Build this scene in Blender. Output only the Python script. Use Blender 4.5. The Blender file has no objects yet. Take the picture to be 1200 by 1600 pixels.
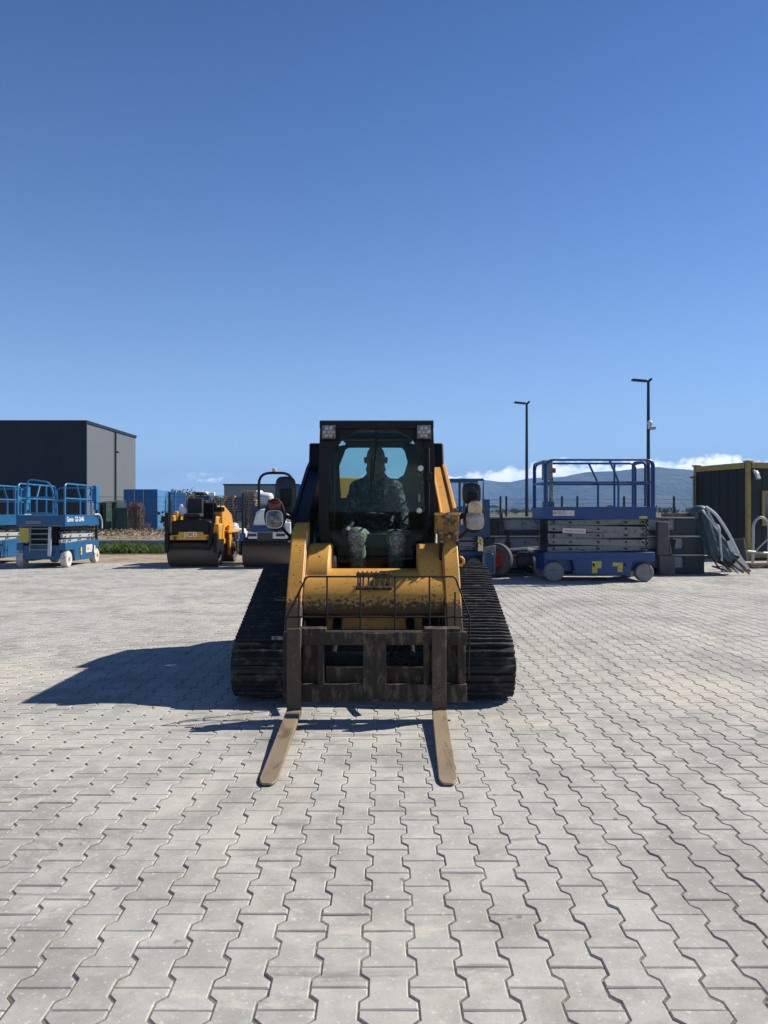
import bpy, bmesh, math, random
import numpy as np
from mathutils import Vector, Matrix, Euler
R = math.radians
rnd = random.Random(7)
SC = bpy.context.scene
COL = SC.collection

# ------------------------------------------------------------------ camera, sky, sun, exposure
F, EYE = 1210.0, 1.35                       # focal length in photo pixels, eye height
cam = bpy.data.cameras.new('camera'); camo = bpy.data.objects.new('camera', cam); COL.objects.link(camo)
camo.location = (0, 0, EYE); camo.rotation_euler = (R(90), 0, 0)
cam.sensor_fit = 'HORIZONTAL'; cam.sensor_width = 36; cam.lens = 36*F/1200
cam.clip_start = .05; cam.clip_end = 60000
SC.camera = camo

SUN = Vector((.967, .448, 1.0)).normalized()
sun_el = math.asin(SUN.z); sun_az = math.atan2(SUN.x, SUN.y)
sl = bpy.data.lights.new('sun', 'SUN'); sl.energy = 5.0; sl.angle = R(.53); sl.color = (1, .945, .85)
so = bpy.data.objects.new('sun', sl); COL.objects.link(so)
so.rotation_euler = SUN.to_track_quat('Z', 'Y').to_euler(); so.location = SUN*50
SC.view_settings.view_transform = 'Standard'; SC.view_settings.look = 'None'
SC.view_settings.gamma = 1; SC.view_settings.exposure = 0.50; SC.view_settings.use_curve_mapping = False
SC.render.engine = 'CYCLES'
try:
    SC.cycles.use_denoising = True; SC.cycles.volume_bounces = 0; SC.cycles.max_bounces = 10
    SC.cycles.transparent_max_bounces = 24; SC.cycles.caustics_reflective = False; SC.cycles.caustics_refractive = False
except Exception: pass

def N(nt, typ, **kw):
    n = nt.nodes.new(typ)
    ins = kw.pop('ins', None)
    for k, v in kw.items(): setattr(n, k, v)
    if ins:
        for k, v in ins.items(): n.inputs[k].default_value = v
    return n
def mth(nt, op, a, b=None, c=None, clamp=False):
    n = nt.nodes.new('ShaderNodeMath'); n.operation = op; n.use_clamp = clamp
    for i, v in enumerate((a, b, c)):
        if v is None: continue
        if isinstance(v, (int, float)): n.inputs[i].default_value = v
        else: nt.links.new(v, n.inputs[i])
    return n.outputs[0]
def mix(nt, fac, a, b, typ='MIX'):
    n = nt.nodes.new('ShaderNodeMix'); n.data_type = 'RGBA'; n.blend_type = typ
    for i, v in ((0, fac), (6, a), (7, b)):
        if isinstance(v, (int, float)): n.inputs[i].default_value = v
        elif isinstance(v, tuple): n.inputs[i].default_value = v if len(v) == 4 else (*v, 1)
        else: nt.links.new(v, n.inputs[i])
    return n.outputs[2]
def sstep(nt, x, a, b):
    n = nt.nodes.new('ShaderNodeMapRange'); n.interpolation_type = 'SMOOTHSTEP'
    n.inputs[1].default_value = a; n.inputs[2].default_value = b
    nt.links.new(x, n.inputs[0]); return n.outputs[0]

def N_rgb(nt, v):
    c = nt.nodes.new('ShaderNodeCombineColor')
    for i in range(3): nt.links.new(v, c.inputs[i])
    return c.outputs[0]
def make_world():
    w = bpy.data.worlds.new('World'); SC.world = w; w.use_nodes = True
    nt = w.node_tree; L = nt.links.new; bg = nt.nodes['Background']
    s = N(nt, 'ShaderNodeTexSky', sky_type='NISHITA', sun_disc=False, sun_elevation=sun_el, sun_rotation=sun_az,
          air_density=.95, dust_density=0.0, ozone_density=6.5, altitude=300)
    tc = N(nt, 'ShaderNodeTexCoord'); sep = N(nt, 'ShaderNodeSeparateXYZ'); L(tc.outputs['Generated'], sep.inputs[0])
    x, y, z = sep.outputs
    az = mth(nt, 'ARCTAN2', x, y)
    el = mth(nt, 'ARCTAN2', z, mth(nt, 'SQRT', mth(nt, 'ADD', mth(nt, 'MULTIPLY', x, x), mth(nt, 'MULTIPLY', y, y))))
    def noise(sx, sz, scale, det=8, rough=.6, off=0):
        c = N(nt, 'ShaderNodeCombineXYZ'); L(mth(nt, 'MULTIPLY', az, sx), c.inputs[0]); L(mth(nt, 'MULTIPLY', el, sz), c.inputs[1]); c.inputs[2].default_value = off
        n = N(nt, 'ShaderNodeTexNoise', ins={'Scale': scale, 'Detail': det, 'Roughness': rough}); L(c.outputs[0], n.inputs['Vector']); return n.outputs[0]
    # cloud bank low over the mountains: its top height follows the bearing, broken by noise
    big = noise(1, 0, 9, 2, .5, 3.1); fine = noise(1, 1.6, 62, 10, .62, 1.7); puff = noise(1, 1.3, 30, 6, .6, 8.2)
    top = mth(nt, 'ADD', mth(nt, 'MULTIPLY', sstep(nt, az, -.16, -.02), .047), mth(nt, 'MULTIPLY', sstep(nt, az, .06, .22), .016))
    top = mth(nt, 'ADD', top, mth(nt, 'MULTIPLY', mth(nt, 'SUBTRACT', big, .5), .020))
    edge = mth(nt, 'ADD', mth(nt, 'MULTIPLY', mth(nt, 'SUBTRACT', puff, .5), .028), mth(nt, 'MULTIPLY', mth(nt, 'SUBTRACT', fine, .5), .030))
    d = mth(nt, 'SUBTRACT', mth(nt, 'ADD', top, edge), el)
    m = mth(nt, 'MULTIPLY', sstep(nt, d, -.001, .009), sstep(nt, az, -.17, -.02))
    # a wisp of small cloud left of the machine
    ca = mth(nt, 'SUBTRACT', 1, mth(nt, 'ABSOLUTE', mth(nt, 'DIVIDE', mth(nt, 'ADD', az, .225), .035)), clamp=True)
    ce = mth(nt, 'SUBTRACT', 1, mth(nt, 'ABSOLUTE', mth(nt, 'DIVIDE', mth(nt, 'SUBTRACT', el, .0435), .0075)), clamp=True)
    wsp = mth(nt, 'MULTIPLY', mth(nt, 'MULTIPLY', ca, ce), mth(nt, 'MULTIPLY', sstep(nt, fine, .42, .62), 1.6), clamp=True)
    m2 = mth(nt, 'MAXIMUM', m, mth(nt, 'MULTIPLY', wsp, .75), clamp=True)
    bright = sstep(nt, mth(nt, 'ADD', mth(nt, 'MULTIPLY', puff, .55), mth(nt, 'MULTIPLY', fine, .45)), .36, .60)
    low = sstep(nt, d, .045, .004)
    bright = mth(nt, 'MULTIPLY', mth(nt, 'ADD', bright, .12), mth(nt, 'ADD', mth(nt, 'MULTIPLY', low, .75), .25), clamp=True)
    cc = mix(nt, bright, (15, 18, 24), (26, 26, 27))
    skyc = mix(nt, 1.0, s.outputs[0], (.80, 1.01, 1.31), 'MULTIPLY')
    low_air = mth(nt, 'MULTIPLY', mth(nt, 'POWER', 2.718, mth(nt, 'MULTIPLY', mth(nt, 'MAXIMUM', el, 0), -6.6)), .90)   # paler air near the horizon
    skyc = mix(nt, low_air, skyc, (7.2, 10.2, 13.6))
    zen = mth(nt, 'SUBTRACT', 1, mth(nt, 'MULTIPLY', sstep(nt, el, .36, 1.25), .62))                              # deeper blue overhead
    skyc = mix(nt, 1.0, skyc, N_rgb(nt, zen), 'MULTIPLY')
    L(mix(nt, mth(nt, 'MULTIPLY', m2, .95), skyc, cc), bg.inputs[0])
    bg.inputs[1].default_value = .061
make_world()

# ------------------------------------------------------------------ helpers
def pt(px, py, d): return Vector(((px-600)/F*d, d, EYE-(py-800)/F*d))
def tag(o, label=None, cat=None, group=None, kind=None):
    if label: o['label'] = label
    if cat: o['category'] = cat
    if group: o['group'] = group
    if kind: o['kind'] = kind
    return o
def empty(name, loc, label, cat, group=None, rz=0):
    o = bpy.data.objects.new(name, None); COL.objects.link(o); o.location = loc; o.rotation_euler = (0, 0, rz)
    o.empty_display_size = .2
    return tag(o, label, cat, group)
def copy_tree(o, parent=None):
    c = o.copy(); COL.objects.link(c)
    if parent: c.parent = parent
    for ch in [x for x in bpy.data.objects if x.parent == o]: copy_tree(ch, c)
    return c

class MB:
    def __init__(s): s.v = []; s.f = []
    def add(s, vs, fs):
        b = len(s.v); s.v += [tuple(v) for v in vs]; s.f += [tuple(i+b for i in f) for f in fs]; return s
    def box(s, c, d, rot=None):
        m = Euler(rot).to_matrix() if rot else None
        vs = []
        for sx in (-.5, .5):
            for sy in (-.5, .5):
                for sz in (-.5, .5):
                    p = Vector((sx*d[0], sy*d[1], sz*d[2]))
                    if m: p = m @ p
                    vs.append(p+Vector(c))
        return s.add(vs, [(0,1,3,2),(4,6,7,5),(0,4,5,1),(2,3,7,6),(0,2,6,4),(1,5,7,3)])
    def bb(s, x0, x1, y0, y1, z0, z1): return s.box(((x0+x1)/2,(y0+y1)/2,(z0+z1)/2),(x1-x0,y1-y0,z1-z0))
    def prism(s, poly, a0, a1, axis):
        def P(p, a): return {'x': (a,p[0],p[1]), 'y': (p[0],a,p[1]), 'z': (p[0],p[1],a)}[axis]
        n = len(poly)
        return s.add([P(p,a0) for p in poly]+[P(p,a1) for p in poly], [tuple(range(n)), tuple(range(2*n-1,n-1,-1))]+[(i,(i+1)%n,n+(i+1)%n,n+i) for i in range(n)])
    def ring(s, outer, inner, a0, a1, axis):
        def P(p, a): return {'x': (a,p[0],p[1]), 'y': (p[0],a,p[1]), 'z': (p[0],p[1],a)}[axis]
        n = len(outer); vs = [P(p,a) for a in (a0,a1) for q in (outer,inner) for p in q]; fs = []
        for i in range(n):
            j = (i+1) % n
            fs += [(i,j,n+j,n+i), (2*n+i,3*n+i,3*n+j,2*n+j), (i,2*n+i,2*n+j,j), (n+i,n+j,3*n+j,3*n+i)]
        return s.add(vs, fs)
    def tube(s, pts, r, n=8, closed=False, round_=0):
        pts = [Vector(p) for p in pts]
        if round_: pts = rounded(pts, round_)
        m = len(pts); rs = r if isinstance(r, (list, tuple)) else [r]*m; vs = []; fs = []
        T0 = (pts[1]-pts[0]).normalized(); up = Vector((0,0,1)) if abs(T0.z) < .9 else Vector((1,0,0))
        nv = T0.cross(up).normalized()
        for i, p in enumerate(pts):
            a = pts[(i-1) % m] if (i > 0 or closed) else p; b = pts[(i+1) % m] if (i < m-1 or closed) else p
            t = (b-a).normalized(); nv = (nv-t*nv.dot(t)).normalized(); bv = t.cross(nv)
            for k in range(n):
                an = 2*math.pi*(k+.5)/n; vs.append(p+(nv*math.cos(an)+bv*math.sin(an))*rs[i])
        for i in range(m if closed else m-1):
            j = (i+1) % m
            for k in range(n): fs.append((i*n+k, i*n+(k+1) % n, j*n+(k+1) % n, j*n+k))
        if not closed: fs += [tuple(range(n-1,-1,-1)), tuple((m-1)*n+k for k in range(n))]
        return s.add(vs, fs)
    def lathe(s, prof, o, axis, n=24, capped=True):      # prof: (radius, distance along axis)
        ax = Vector(axis).normalized(); up = Vector((0,0,1)) if abs(ax.z) < .9 else Vector((1,0,0))
        a = ax.cross(up).normalized(); b = ax.cross(a); o = Vector(o); vs = []; fs = []
        for r, h in prof:
            for k in range(n):
                t = 2*math.pi*k/n; vs.append(o+ax*h+(a*math.cos(t)+b*math.sin(t))*max(r, .0004))
        for i in range(len(prof)-1):
            for k in range(n): fs.append((i*n+k, i*n+(k+1) % n, (i+1)*n+(k+1) % n, (i+1)*n+k))
        if capped: fs += [tuple(range(n)), tuple((len(prof)-1)*n+k for k in range(n-1,-1,-1))]
        return s.add(vs, fs)
    def cyl(s, p0, p1, r, n=16, r1=None):
        p0 = Vector(p0); p1 = Vector(p1)
        return s.lathe([(r,0),(r if r1 is None else r1,(p1-p0).length)], p0, p1-p0, n)
    def ball(s, c, r, n=14, m=9):
        vs = []; fs = []; r = r if isinstance(r, (tuple, list)) else (r,r,r)
        for i in range(m+1):
            ph = math.pi*i/m
            for k in range(n):
                t = 2*math.pi*k/n; vs.append((c[0]+r[0]*math.sin(ph)*math.cos(t), c[1]+r[1]*math.sin(ph)*math.sin(t), c[2]+r[2]*math.cos(ph)))
        for i in range(m):
            for k in range(n): fs.append((i*n+k, (i+1)*n+k, (i+1)*n+(k+1) % n, i*n+(k+1) % n))
        return s.add(vs, fs)
    def caps(s, p0, p1, r0, r1, n=12):      # capsule with two radii
        p0 = Vector(p0); p1 = Vector(p1); l = (p1-p0).length; pr = []
        for i in range(5): a = math.pi/2*i/4; pr.append((r0*math.sin(a), -r0*math.cos(a)))
        for i in range(5): a = math.pi/2*i/4; pr.append((r1*math.cos(a), l+r1*math.sin(a)))
        return s.lathe(pr, p0, p1-p0, n)
    def build(s, name, mat, parent=None, origin=(0,0,0), bevel=0, ang=35, seg=2, kind=None):
        me = bpy.data.meshes.new(name); o3 = Vector(origin)
        me.from_pydata([Vector(v)-o3 for v in s.v], [], s.f)
        bm = bmesh.new(); bm.from_mesh(me); bmesh.ops.remove_doubles(bm, verts=bm.verts, dist=1e-6)
        bmesh.ops.recalc_face_normals(bm, faces=bm.faces); bm.to_mesh(me); bm.free()
        me.shade_smooth(); me.set_sharp_from_angle(angle=R(ang))
        if mat: me.materials.append(mat)
        o = bpy.data.objects.new(name, me); COL.objects.link(o)
        if parent: o.parent = parent
        else: o.location = o3
        if bevel:
            b = o.modifiers.new('bevel', 'BEVEL'); b.width = bevel; b.segments = seg; b.limit_method = 'ANGLE'; b.angle_limit = R(40)
        if kind: o['kind'] = kind
        return o
def rounded(pts, r, k=5):
    out = [pts[0]]
    for i in range(1, len(pts)-1):
        p = pts[i]; a = pts[i-1]-p; b = pts[i+1]-p; q = min(r, a.length*.49, b.length*.49)
        A = p+a.normalized()*q; B = p+b.normalized()*q
        for j in range(k+1):
            t = j/k; out.append(A*(1-t)**2+p*2*t*(1-t)+B*t*t)
    out.append(pts[-1]); return out
def text(body, size, mat, parent, loc, rot, name='lettering', extrude=.002, align='CENTER', sx=1):
    c = bpy.data.curves.new(name, 'FONT'); c.body = body; c.size = size; c.extrude = extrude; c.align_x = align; c.align_y = 'CENTER'
    t = bpy.data.objects.new('tmp_text', c); COL.objects.link(t)
    dg = bpy.context.evaluated_depsgraph_get(); me = bpy.data.meshes.new_from_object(t.evaluated_get(dg))
    bpy.data.objects.remove(t)
    me.name = name; me.materials.clear(); me.materials.append(mat)
    o = bpy.data.objects.new(name, me); COL.objects.link(o); o.parent = parent; o.location = loc; o.rotation_euler = rot; o.scale = (sx,1,1)
    return o

# ------------------------------------------------------------------ materials
def mat(name, col, rough=.5, metal=0, var=.12, scale=6, dirt=None, damt=.5, dscale=9, bump=.1, spec=.5, zdirt=None, chips=None, stretch=(1,1,1)):
    m = bpy.data.materials.new(name); m.use_nodes = True; nt = m.node_tree; L = nt.links.new; b = nt.nodes['Principled BSDF']
    tc = N(nt, 'ShaderNodeTexCoord'); mp = N(nt, 'ShaderNodeMapping'); L(tc.outputs['Object'], mp.inputs[0]); mp.inputs['Scale'].default_value = stretch
    V = mp.outputs[0]
    n1 = N(nt, 'ShaderNodeTexNoise', ins={'Scale': scale, 'Detail': 6, 'Roughness': .6}); L(V, n1.inputs['Vector'])
    lo = tuple(c*(1-var) for c in col); hi = tuple(min(1, c*(1+var)) for c in col)
    c = mix(nt, n1.outputs[0], lo, hi)
    rr = mth(nt, 'ADD', rough-.08, mth(nt, 'MULTIPLY', n1.outputs[0], .16))
    if dirt:
        n2 = N(nt, 'ShaderNodeTexNoise', ins={'Scale': dscale, 'Detail': 9, 'Roughness': .68, 'Distortion': .3}); L(V, n2.inputs['Vector'])
        f = n2.outputs[0]
        if zdirt:                                     # mud that builds up low on the thing
            sp = N(nt, 'ShaderNodeSeparateXYZ'); L(tc.outputs['Object'], sp.inputs[0])
            f = mth(nt, 'ADD', f, mth(nt, 'MULTIPLY', sstep(nt, sp.outputs[2], zdirt[1], zdirt[0]), .42))
        f = mth(nt, 'MULTIPLY', sstep(nt, f, .63-damt*.35, .80-damt*.35), .92)
        c = mix(nt, f, c, dirt); rr = mix(nt, f, rr, (.85,.85,.85)) if False else mth(nt, 'ADD', rr, mth(nt, 'MULTIPLY', f, .25), clamp=True)
    if chips:
        n3 = N(nt, 'ShaderNodeTexNoise', ins={'Scale': chips[1], 'Detail': 4, 'Roughness': .7}); L(V, n3.inputs['Vector'])
        c = mix(nt, sstep(nt, n3.outputs[0], chips[2], chips[2]+.03), c, chips[0])
    L(c, b.inputs['Base Color']); L(rr, b.inputs['Roughness']); b.inputs['Metallic'].default_value = metal
    b.inputs['Specular IOR Level'].default_value = spec
    if bump:
        bp = N(nt, 'ShaderNodeBump', ins={'Strength': bump, 'Distance': .01}); L(n1.outputs[0], bp.inputs['Height']); L(bp.outputs[0], b.inputs['Normal'])
    return m
def glass(name, tint, rough=.02, refl=1.0):
    m = bpy.data.materials.new(name); m.use_nodes = True; nt = m.node_tree; L = nt.links.new
    nt.nodes.remove(nt.nodes['Principled BSDF'])
    t = N(nt, 'ShaderNodeBsdfTransparent'); t.inputs[0].default_value = (*tint,1)
    g = N(nt, 'ShaderNodeBsdfGlossy'); g.inputs['Roughness'].default_value = rough
    fr = N(nt, 'ShaderNodeFresnel', ins={'IOR': 1.45}); mx = N(nt, 'ShaderNodeMixShader')
    L(mth(nt, 'MULTIPLY', fr.outputs[0], refl), mx.inputs[0]); L(t.outputs[0], mx.inputs[1]); L(g.outputs[0], mx.inputs[2])
    L(mx.outputs[0], nt.nodes['Material Output'].inputs[0]); return m
DIRT = (.10,.075,.05)
M = dict(
 yellow=mat('faded yellow paint', (.60,.30,.055), .5, 0, .12, 5, (.27,.15,.05), .22, 9, .06, .4, chips=((.09,.06,.04), 34, .63)),
 yellowlow=mat('muddy yellow paint', (.60,.30,.055), .5, 0, .14, 7, (.035,.026,.017), .14, 42, .12, .4, zdirt=(.56,.80), chips=((.08,.055,.035), 38, .615)),
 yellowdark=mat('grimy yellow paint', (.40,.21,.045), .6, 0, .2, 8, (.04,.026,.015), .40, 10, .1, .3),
 black=mat('black paint', (.007,.007,.0075), .45, 0, .25, 6, (.04,.034,.028), .22, 12, .04, .25),
 matblack=mat('matt black plastic', (.010,.010,.0105), .6, 0, .2, 20, (.06,.052,.045), .2, 14, .08, .25),
 rubber=mat('track rubber', (.012,.0115,.011), .60, 0, .4, 14, (.10,.088,.072), .36, 13, .25, .35),
 steelold=mat('dirty dark steel', (.033,.024,.0155), .72, .12, .45, 10, (.16,.12,.08), .42, 20, .3, .4, stretch=(1,1,.35)),
 rust=mat('rusty fork steel', (.11,.072,.045), .7, .3, .25, 12, (.20,.165,.12), .34, 16, .25, .4, chips=((.035,.028,.02), 18, .64)),
 worn=mat('scraped fork steel', (.27,.205,.135), .62, .3, .28, 12, (.11,.075,.045), .40, 11, .15, .5, stretch=(1,.3,1)),
 wire=mat('dark wire steel', (.018,.015,.013), .6, .4, .2, 30, bump=.05),
 chrome=mat('dull chrome', (.45,.44,.42), .3, .9, .1, 20, (.1,.08,.06), .3, 30, .03),
 bolt=mat('greasy fitting', (.20,.19,.175), .38, .8, .2, 30, (.05,.04,.03), .45, 24, .1),
 palelens=mat('frosted lamp lens', (.40,.37,.35), .22, .1, .3, 30, (.2,.18,.17), .45, 22, .4, .5),
 lens=mat('clear lamp lens', (.20,.20,.19), .16, .3, .5, 38, (.07,.07,.07), .55, 30, .6, .5),
 led=mat('lamp reflector', (.5,.48,.42), .25, .2, .25, 90, (.3,.29,.26), .5, 70, .4),
 amber=mat('pale amber lens', (.62,.40,.22), .25, 0, .2, 24, (.7,.6,.45), .5, 14, .1),
 redlens=mat('red lens', (.12,.018,.012), .25, 0, .2, 30, bump=.05),
 mirrorback=mat('mirror shell', (.014,.014,.015), .42, 0, .2, 20, (.07,.065,.06), .3, 18, .08),
 seat=mat('seat cloth', (.018,.020,.022), .85, 0, .3, 40, bump=.2),
 interior=mat('cab lining', (.085,.095,.09), .75, 0, .2, 10, (.12,.11,.09), .3, 9, .1),
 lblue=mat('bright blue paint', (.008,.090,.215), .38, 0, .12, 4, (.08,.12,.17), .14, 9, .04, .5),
 lbluelit=mat('sunlit worn blue paint', (.016,.16,.35), .38, 0, .12, 4, (.12,.16,.21), .25, 9, .04, .5),  # lighter copy of the lift blue, sunlight mixed into the colour
 dblue=mat('deep blue paint', (.004,.042,.165), .4, 0, .15, 4, (.07,.09,.15), .08, 7, .05, .5, chips=((.22,.26,.32), 12, .70)),
 mblue=mat('mid blue paint', (.005,.058,.14), .42, 0, .15, 4, (.07,.09,.13), .12, 8, .05, .5),
 scis=mat('grey scissor steel', (.20,.205,.20), .55, .2, .12, 6, (.05,.05,.045), .34, 14, .1),
 scisl=mat('light scissor steel', (.42,.42,.40), .5, .1, .12, 6, (.08,.08,.07), .38, 9, .1),
 tyregrey=mat('grey solid tyre', (.22,.215,.20), .8, 0, .15, 12, (.10,.09,.08), .4, 12, .15),
 tyrewhite=mat('non marking tyre', (.58,.55,.49), .8, 0, .12, 12, (.24,.21,.17), .4, 10, .15),
 tyredusty=mat('dusty tyre', (.085,.08,.072), .85, 0, .2, 14, (.16,.15,.13), .35, 12, .2),
 tyreblack=mat('black tyre', (.022,.022,.022), .8, 0, .2, 14, (.08,.07,.06), .35, 12, .2),
 alu=mat('bare aluminium', (.50,.51,.50), .4, .6, .12, 12, (.2,.2,.2), .3, 14, .05),
 white=mat('white paint', (.72,.72,.69), .45, 0, .06, 5, (.36,.33,.28), .26, 8, .04),
 whitecloth=mat('white sheeting', (.66,.66,.66), .7, 0, .1, 6, (.4,.39,.37), .3, 6, .4),
 sticker=mat('pale sticker', (.62,.55,.52), .5, 0, .1, 12, bump=0),
 ysticker=mat('yellow sticker', (.55,.45,.08), .5, 0, .2, 30, (.1,.08,.02), .35, 40, 0),
 letterw=mat('white lettering', (.85,.86,.86), .5, 0, .02, 5, bump=0),
 letterd=mat('dark lettering', (.05,.05,.06), .5, 0, .02, 5, bump=0),
 lettero=mat('brown lettering', (.32,.16,.05), .5, 0, .05, 5, bump=0),
 jcby=mat('roller yellow', (.66,.31,.018), .42, 0, .10, 4, (.16,.10,.035), .30, 8, .04),
 drum=mat('roller drum steel', (.105,.080,.060), .65, .12, .2, 6, (.17,.085,.04), .40, 5, .12, stretch=(1,.5,1)),
 green=mat('dark green sheeting', (.013,.045,.035), .6, 0, .3, 5, (.05,.09,.08), .3, 7, .3),
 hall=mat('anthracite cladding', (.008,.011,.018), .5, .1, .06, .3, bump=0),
 hall_lit=mat('sunlit side cladding', (.145,.15,.16), .5, .1, .06, .3, bump=0),  # side wall in the sun: its brightness is put into the colour
 beam=mat('grey primed beam', (.30,.315,.32), .6, .1, .14, 3, (.05,.055,.055), .35, 5, .08),
 beamdark=mat('dark primed beam', (.034,.042,.045), .6, .1, .14, 3, (.09,.095,.095), .3, 6, .08),
 concrete=mat('rough concrete', (.30,.285,.265), .9, 0, .15, 8, (.15,.135,.12), .4, 5, .3),
 kerb=mat('pale kerb concrete', (.50,.49,.46), .9, 0, .1, 8, (.3,.28,.25), .35, 6, .2),
 postm=mat('anthracite fence paint', (.020,.022,.024), .5, 0, .1, 8, bump=0),
 pale=mat('sunlit beam edge', (.45,.45,.43), .8, 0, .15, 4, (.2,.2,.2), .3, 6, .1),  # sun along the flange tops, painted as pale strips
 post=mat('dark rough concrete', (.115,.105,.10), .9, 0, .2, 6, (.2,.18,.165), .35, 5, .3),
 wood=mat('weathered pallet wood', (.46,.33,.21), .85, 0, .35, 9, (.09,.065,.045), .4, 14, .25, stretch=(.3,1,1)),
 wood2=mat('old brown timber', (.15,.085,.045), .85, 0, .35, 14, (.28,.2,.14), .35, 20, .25),
 tarp=mat('dark teal tarp', (.060,.095,.098), .55, 0, .25, 4, (.12,.16,.16), .35, 5, .35),
 strap=mat('pale strap', (.62,.63,.62), .7, 0, .1, 10, bump=.1),
 cabin=mat('anthracite cabin panel', (.004,.006,.009), .5, .1, .1, 2, (.010,.012,.015), .3, 3, .02),
 olive=mat('mustard frame paint', (.36,.26,.055), .5, 0, .12, 5, (.12,.085,.03), .28, 7, .05),
 galv=mat('galvanised tube', (.42,.43,.42), .4, .6, .15, 12, (.2,.18,.15), .3, 12, .06),
 red=mat('red rim paint', (.42,.035,.018), .45, 0, .15, 9, (.12,.03,.02), .35, 10, .06),
 winglass=mat('dark window', (.012,.018,.024), .08, 0, .1, 2, bump=0),
 cont=mat('blue container paint', (.012,.135,.36), .42, 0, .12, 1.5, (.05,.12,.25), .25, 3, .03),
 cont_lit=mat('sunlit container blue', (.14,.34,.60), .42, 0, .1, 1.5, bump=.03),  # container blue lightened for its sunlit side and door
 skin=mat('skin', (.30,.18,.13), .55, 0, .12, 18, bump=.04),
 shell=mat('grey bale wrap', (.42,.44,.47), .45, 0, .3, 5, (.75,.77,.8), .35, 4, .4),
 brush=mat('brushwood', (.15,.10,.075), .9, 0, .4, 20, (.34,.28,.23), .34, 24, .4),
)
M['door_glass'] = glass('cab door glass', (.68,.81,.785), .02, .30)
M['rear_glass'] = glass('cab rear glass', (.95,1.0,.985), .02, .5)
M['skylight'] = glass('tinted skylight', (.05,.06,.06), .05, .7)
M['truck_glass'] = M['winglass']

def camo(name, cols, scale, net=None):
    m = bpy.data.materials.new(name); m.use_nodes = True; nt = m.node_tree; L = nt.links.new; b = nt.nodes['Principled BSDF']
    tc = N(nt, 'ShaderNodeTexCoord'); c = cols[0]
    for i, cl in enumerate(cols[1:]):
        n = N(nt, 'ShaderNodeTexNoise', ins={'Scale': scale*(1+.3*i), 'Detail': 3, 'Distortion': .8}); mp = N(nt, 'ShaderNodeMapping'); mp.inputs[1].default_value = (i*3.1,i*7.7,i)
        L(tc.outputs['Object'], mp.inputs[0]); L(mp.outputs[0], n.inputs['Vector']); c = mix(nt, sstep(nt, n.outputs[0], .53, .56), c, cl)
    if net:
        v = N(nt, 'ShaderNodeTexVoronoi', feature='DISTANCE_TO_EDGE', ins={'Scale': net[1]}); L(tc.outputs['Object'], v.inputs['Vector'])
        c = mix(nt, sstep(nt, v.outputs['Distance'], .10, .05), c, net[0])
    L(c, b.inputs['Base Color']); b.inputs['Roughness'].default_value = .9
    w = N(nt, 'ShaderNodeTexNoise', ins={'Scale': 14, 'Detail': 3}); L(tc.outputs['Object'], w.inputs['Vector'])
    bp = N(nt, 'ShaderNodeBump', ins={'Strength': .5, 'Distance': .02}); L(w.outputs[0], bp.inputs['Height']); L(bp.outputs[0], b.inputs['Normal'])
    return m
M['jacket'] = camo('camouflage jacket', [(.030,.038,.046),(.008,.009,.013),(.12,.14,.155)], 16)
M['trousers'] = camo('camouflage trousers', [(.30,.33,.26),(.19,.21,.165),(.40,.43,.35)], 13, ((.13,.145,.11), 30))

# ------------------------------------------------------------------ ground
def ground_mat(name, cols, scale, bump=.3, rough=.95):
    m = bpy.data.materials.new(name); m.use_nodes = True; nt = m.node_tree; L = nt.links.new; b = nt.nodes['Principled BSDF']
    tc = N(nt, 'ShaderNodeTexCoord'); c = cols[0]
    for i, cl in enumerate(cols[1:]):
        n = N(nt, 'ShaderNodeTexNoise', ins={'Scale': scale*(3.3**i), 'Detail': 8, 'Roughness': .65}); L(tc.outputs['Object'], n.inputs['Vector'])
        c = mix(nt, sstep(nt, n.outputs[0], .42, .62), c, cl)
    L(c, b.inputs['Base Color']); b.inputs['Roughness'].default_value = rough; b.inputs['Specular IOR Level'].default_value = .2
    n = N(nt, 'ShaderNodeTexNoise', ins={'Scale': scale*14, 'Detail': 6}); L(tc.outputs['Object'], n.inputs['Vector'])
    bp = N(nt, 'ShaderNodeBump', ins={'Strength': bump, 'Distance': .05 if scale > .01 else 40}); L(n.outputs[0], bp.inputs['Height']); L(bp.outputs[0], b.inputs['Normal'])
    return m
def sheet(name, x0, x1, y0, y1, z, m):
    b = MB(); b.add([(x0,y0,z),(x1,y0,z),(x1,y1,z),(x0,y1,z)], [(0,1,2,3)]); o = b.build(name, m); o['kind'] = 'structure'; return o
def make_terrain():
    xs = sorted({s*v for s in (-1,1) for v in (0,20,60,150,350,800,1800,4000,9000,20000)}); ys = [-20000,-4000,-500,-50,0,30,60,120,250,500,1000,2000,3500,5000,9000,20000]
    b = MB(); nx = len(xs)
    for y in ys:
        for x in xs: b.v.append((x,y,-.03))
    for j in range(len(ys)-1):
        for i in range(nx-1): b.f.append((j*nx+i, j*nx+i+1, (j+1)*nx+i+1, (j+1)*nx+i))
    o = b.build('ground', ground_mat('field ground', [(.105,.100,.045),(.15,.125,.07),(.07,.085,.032)], .02, .2)); o['kind'] = 'structure'
make_terrain()
sheet('dirt_strip', -40, 60, 19.4, 25.4, -.022, ground_mat('bare dirt', [(.30,.235,.165),(.22,.165,.11),(.36,.30,.23)], .5, .5))
sheet('verge', -40, 60, 24.9, 44, -.016, ground_mat('verge soil', [(.12,.105,.055),(.085,.10,.04),(.20,.165,.10)], .6, .5))

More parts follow.
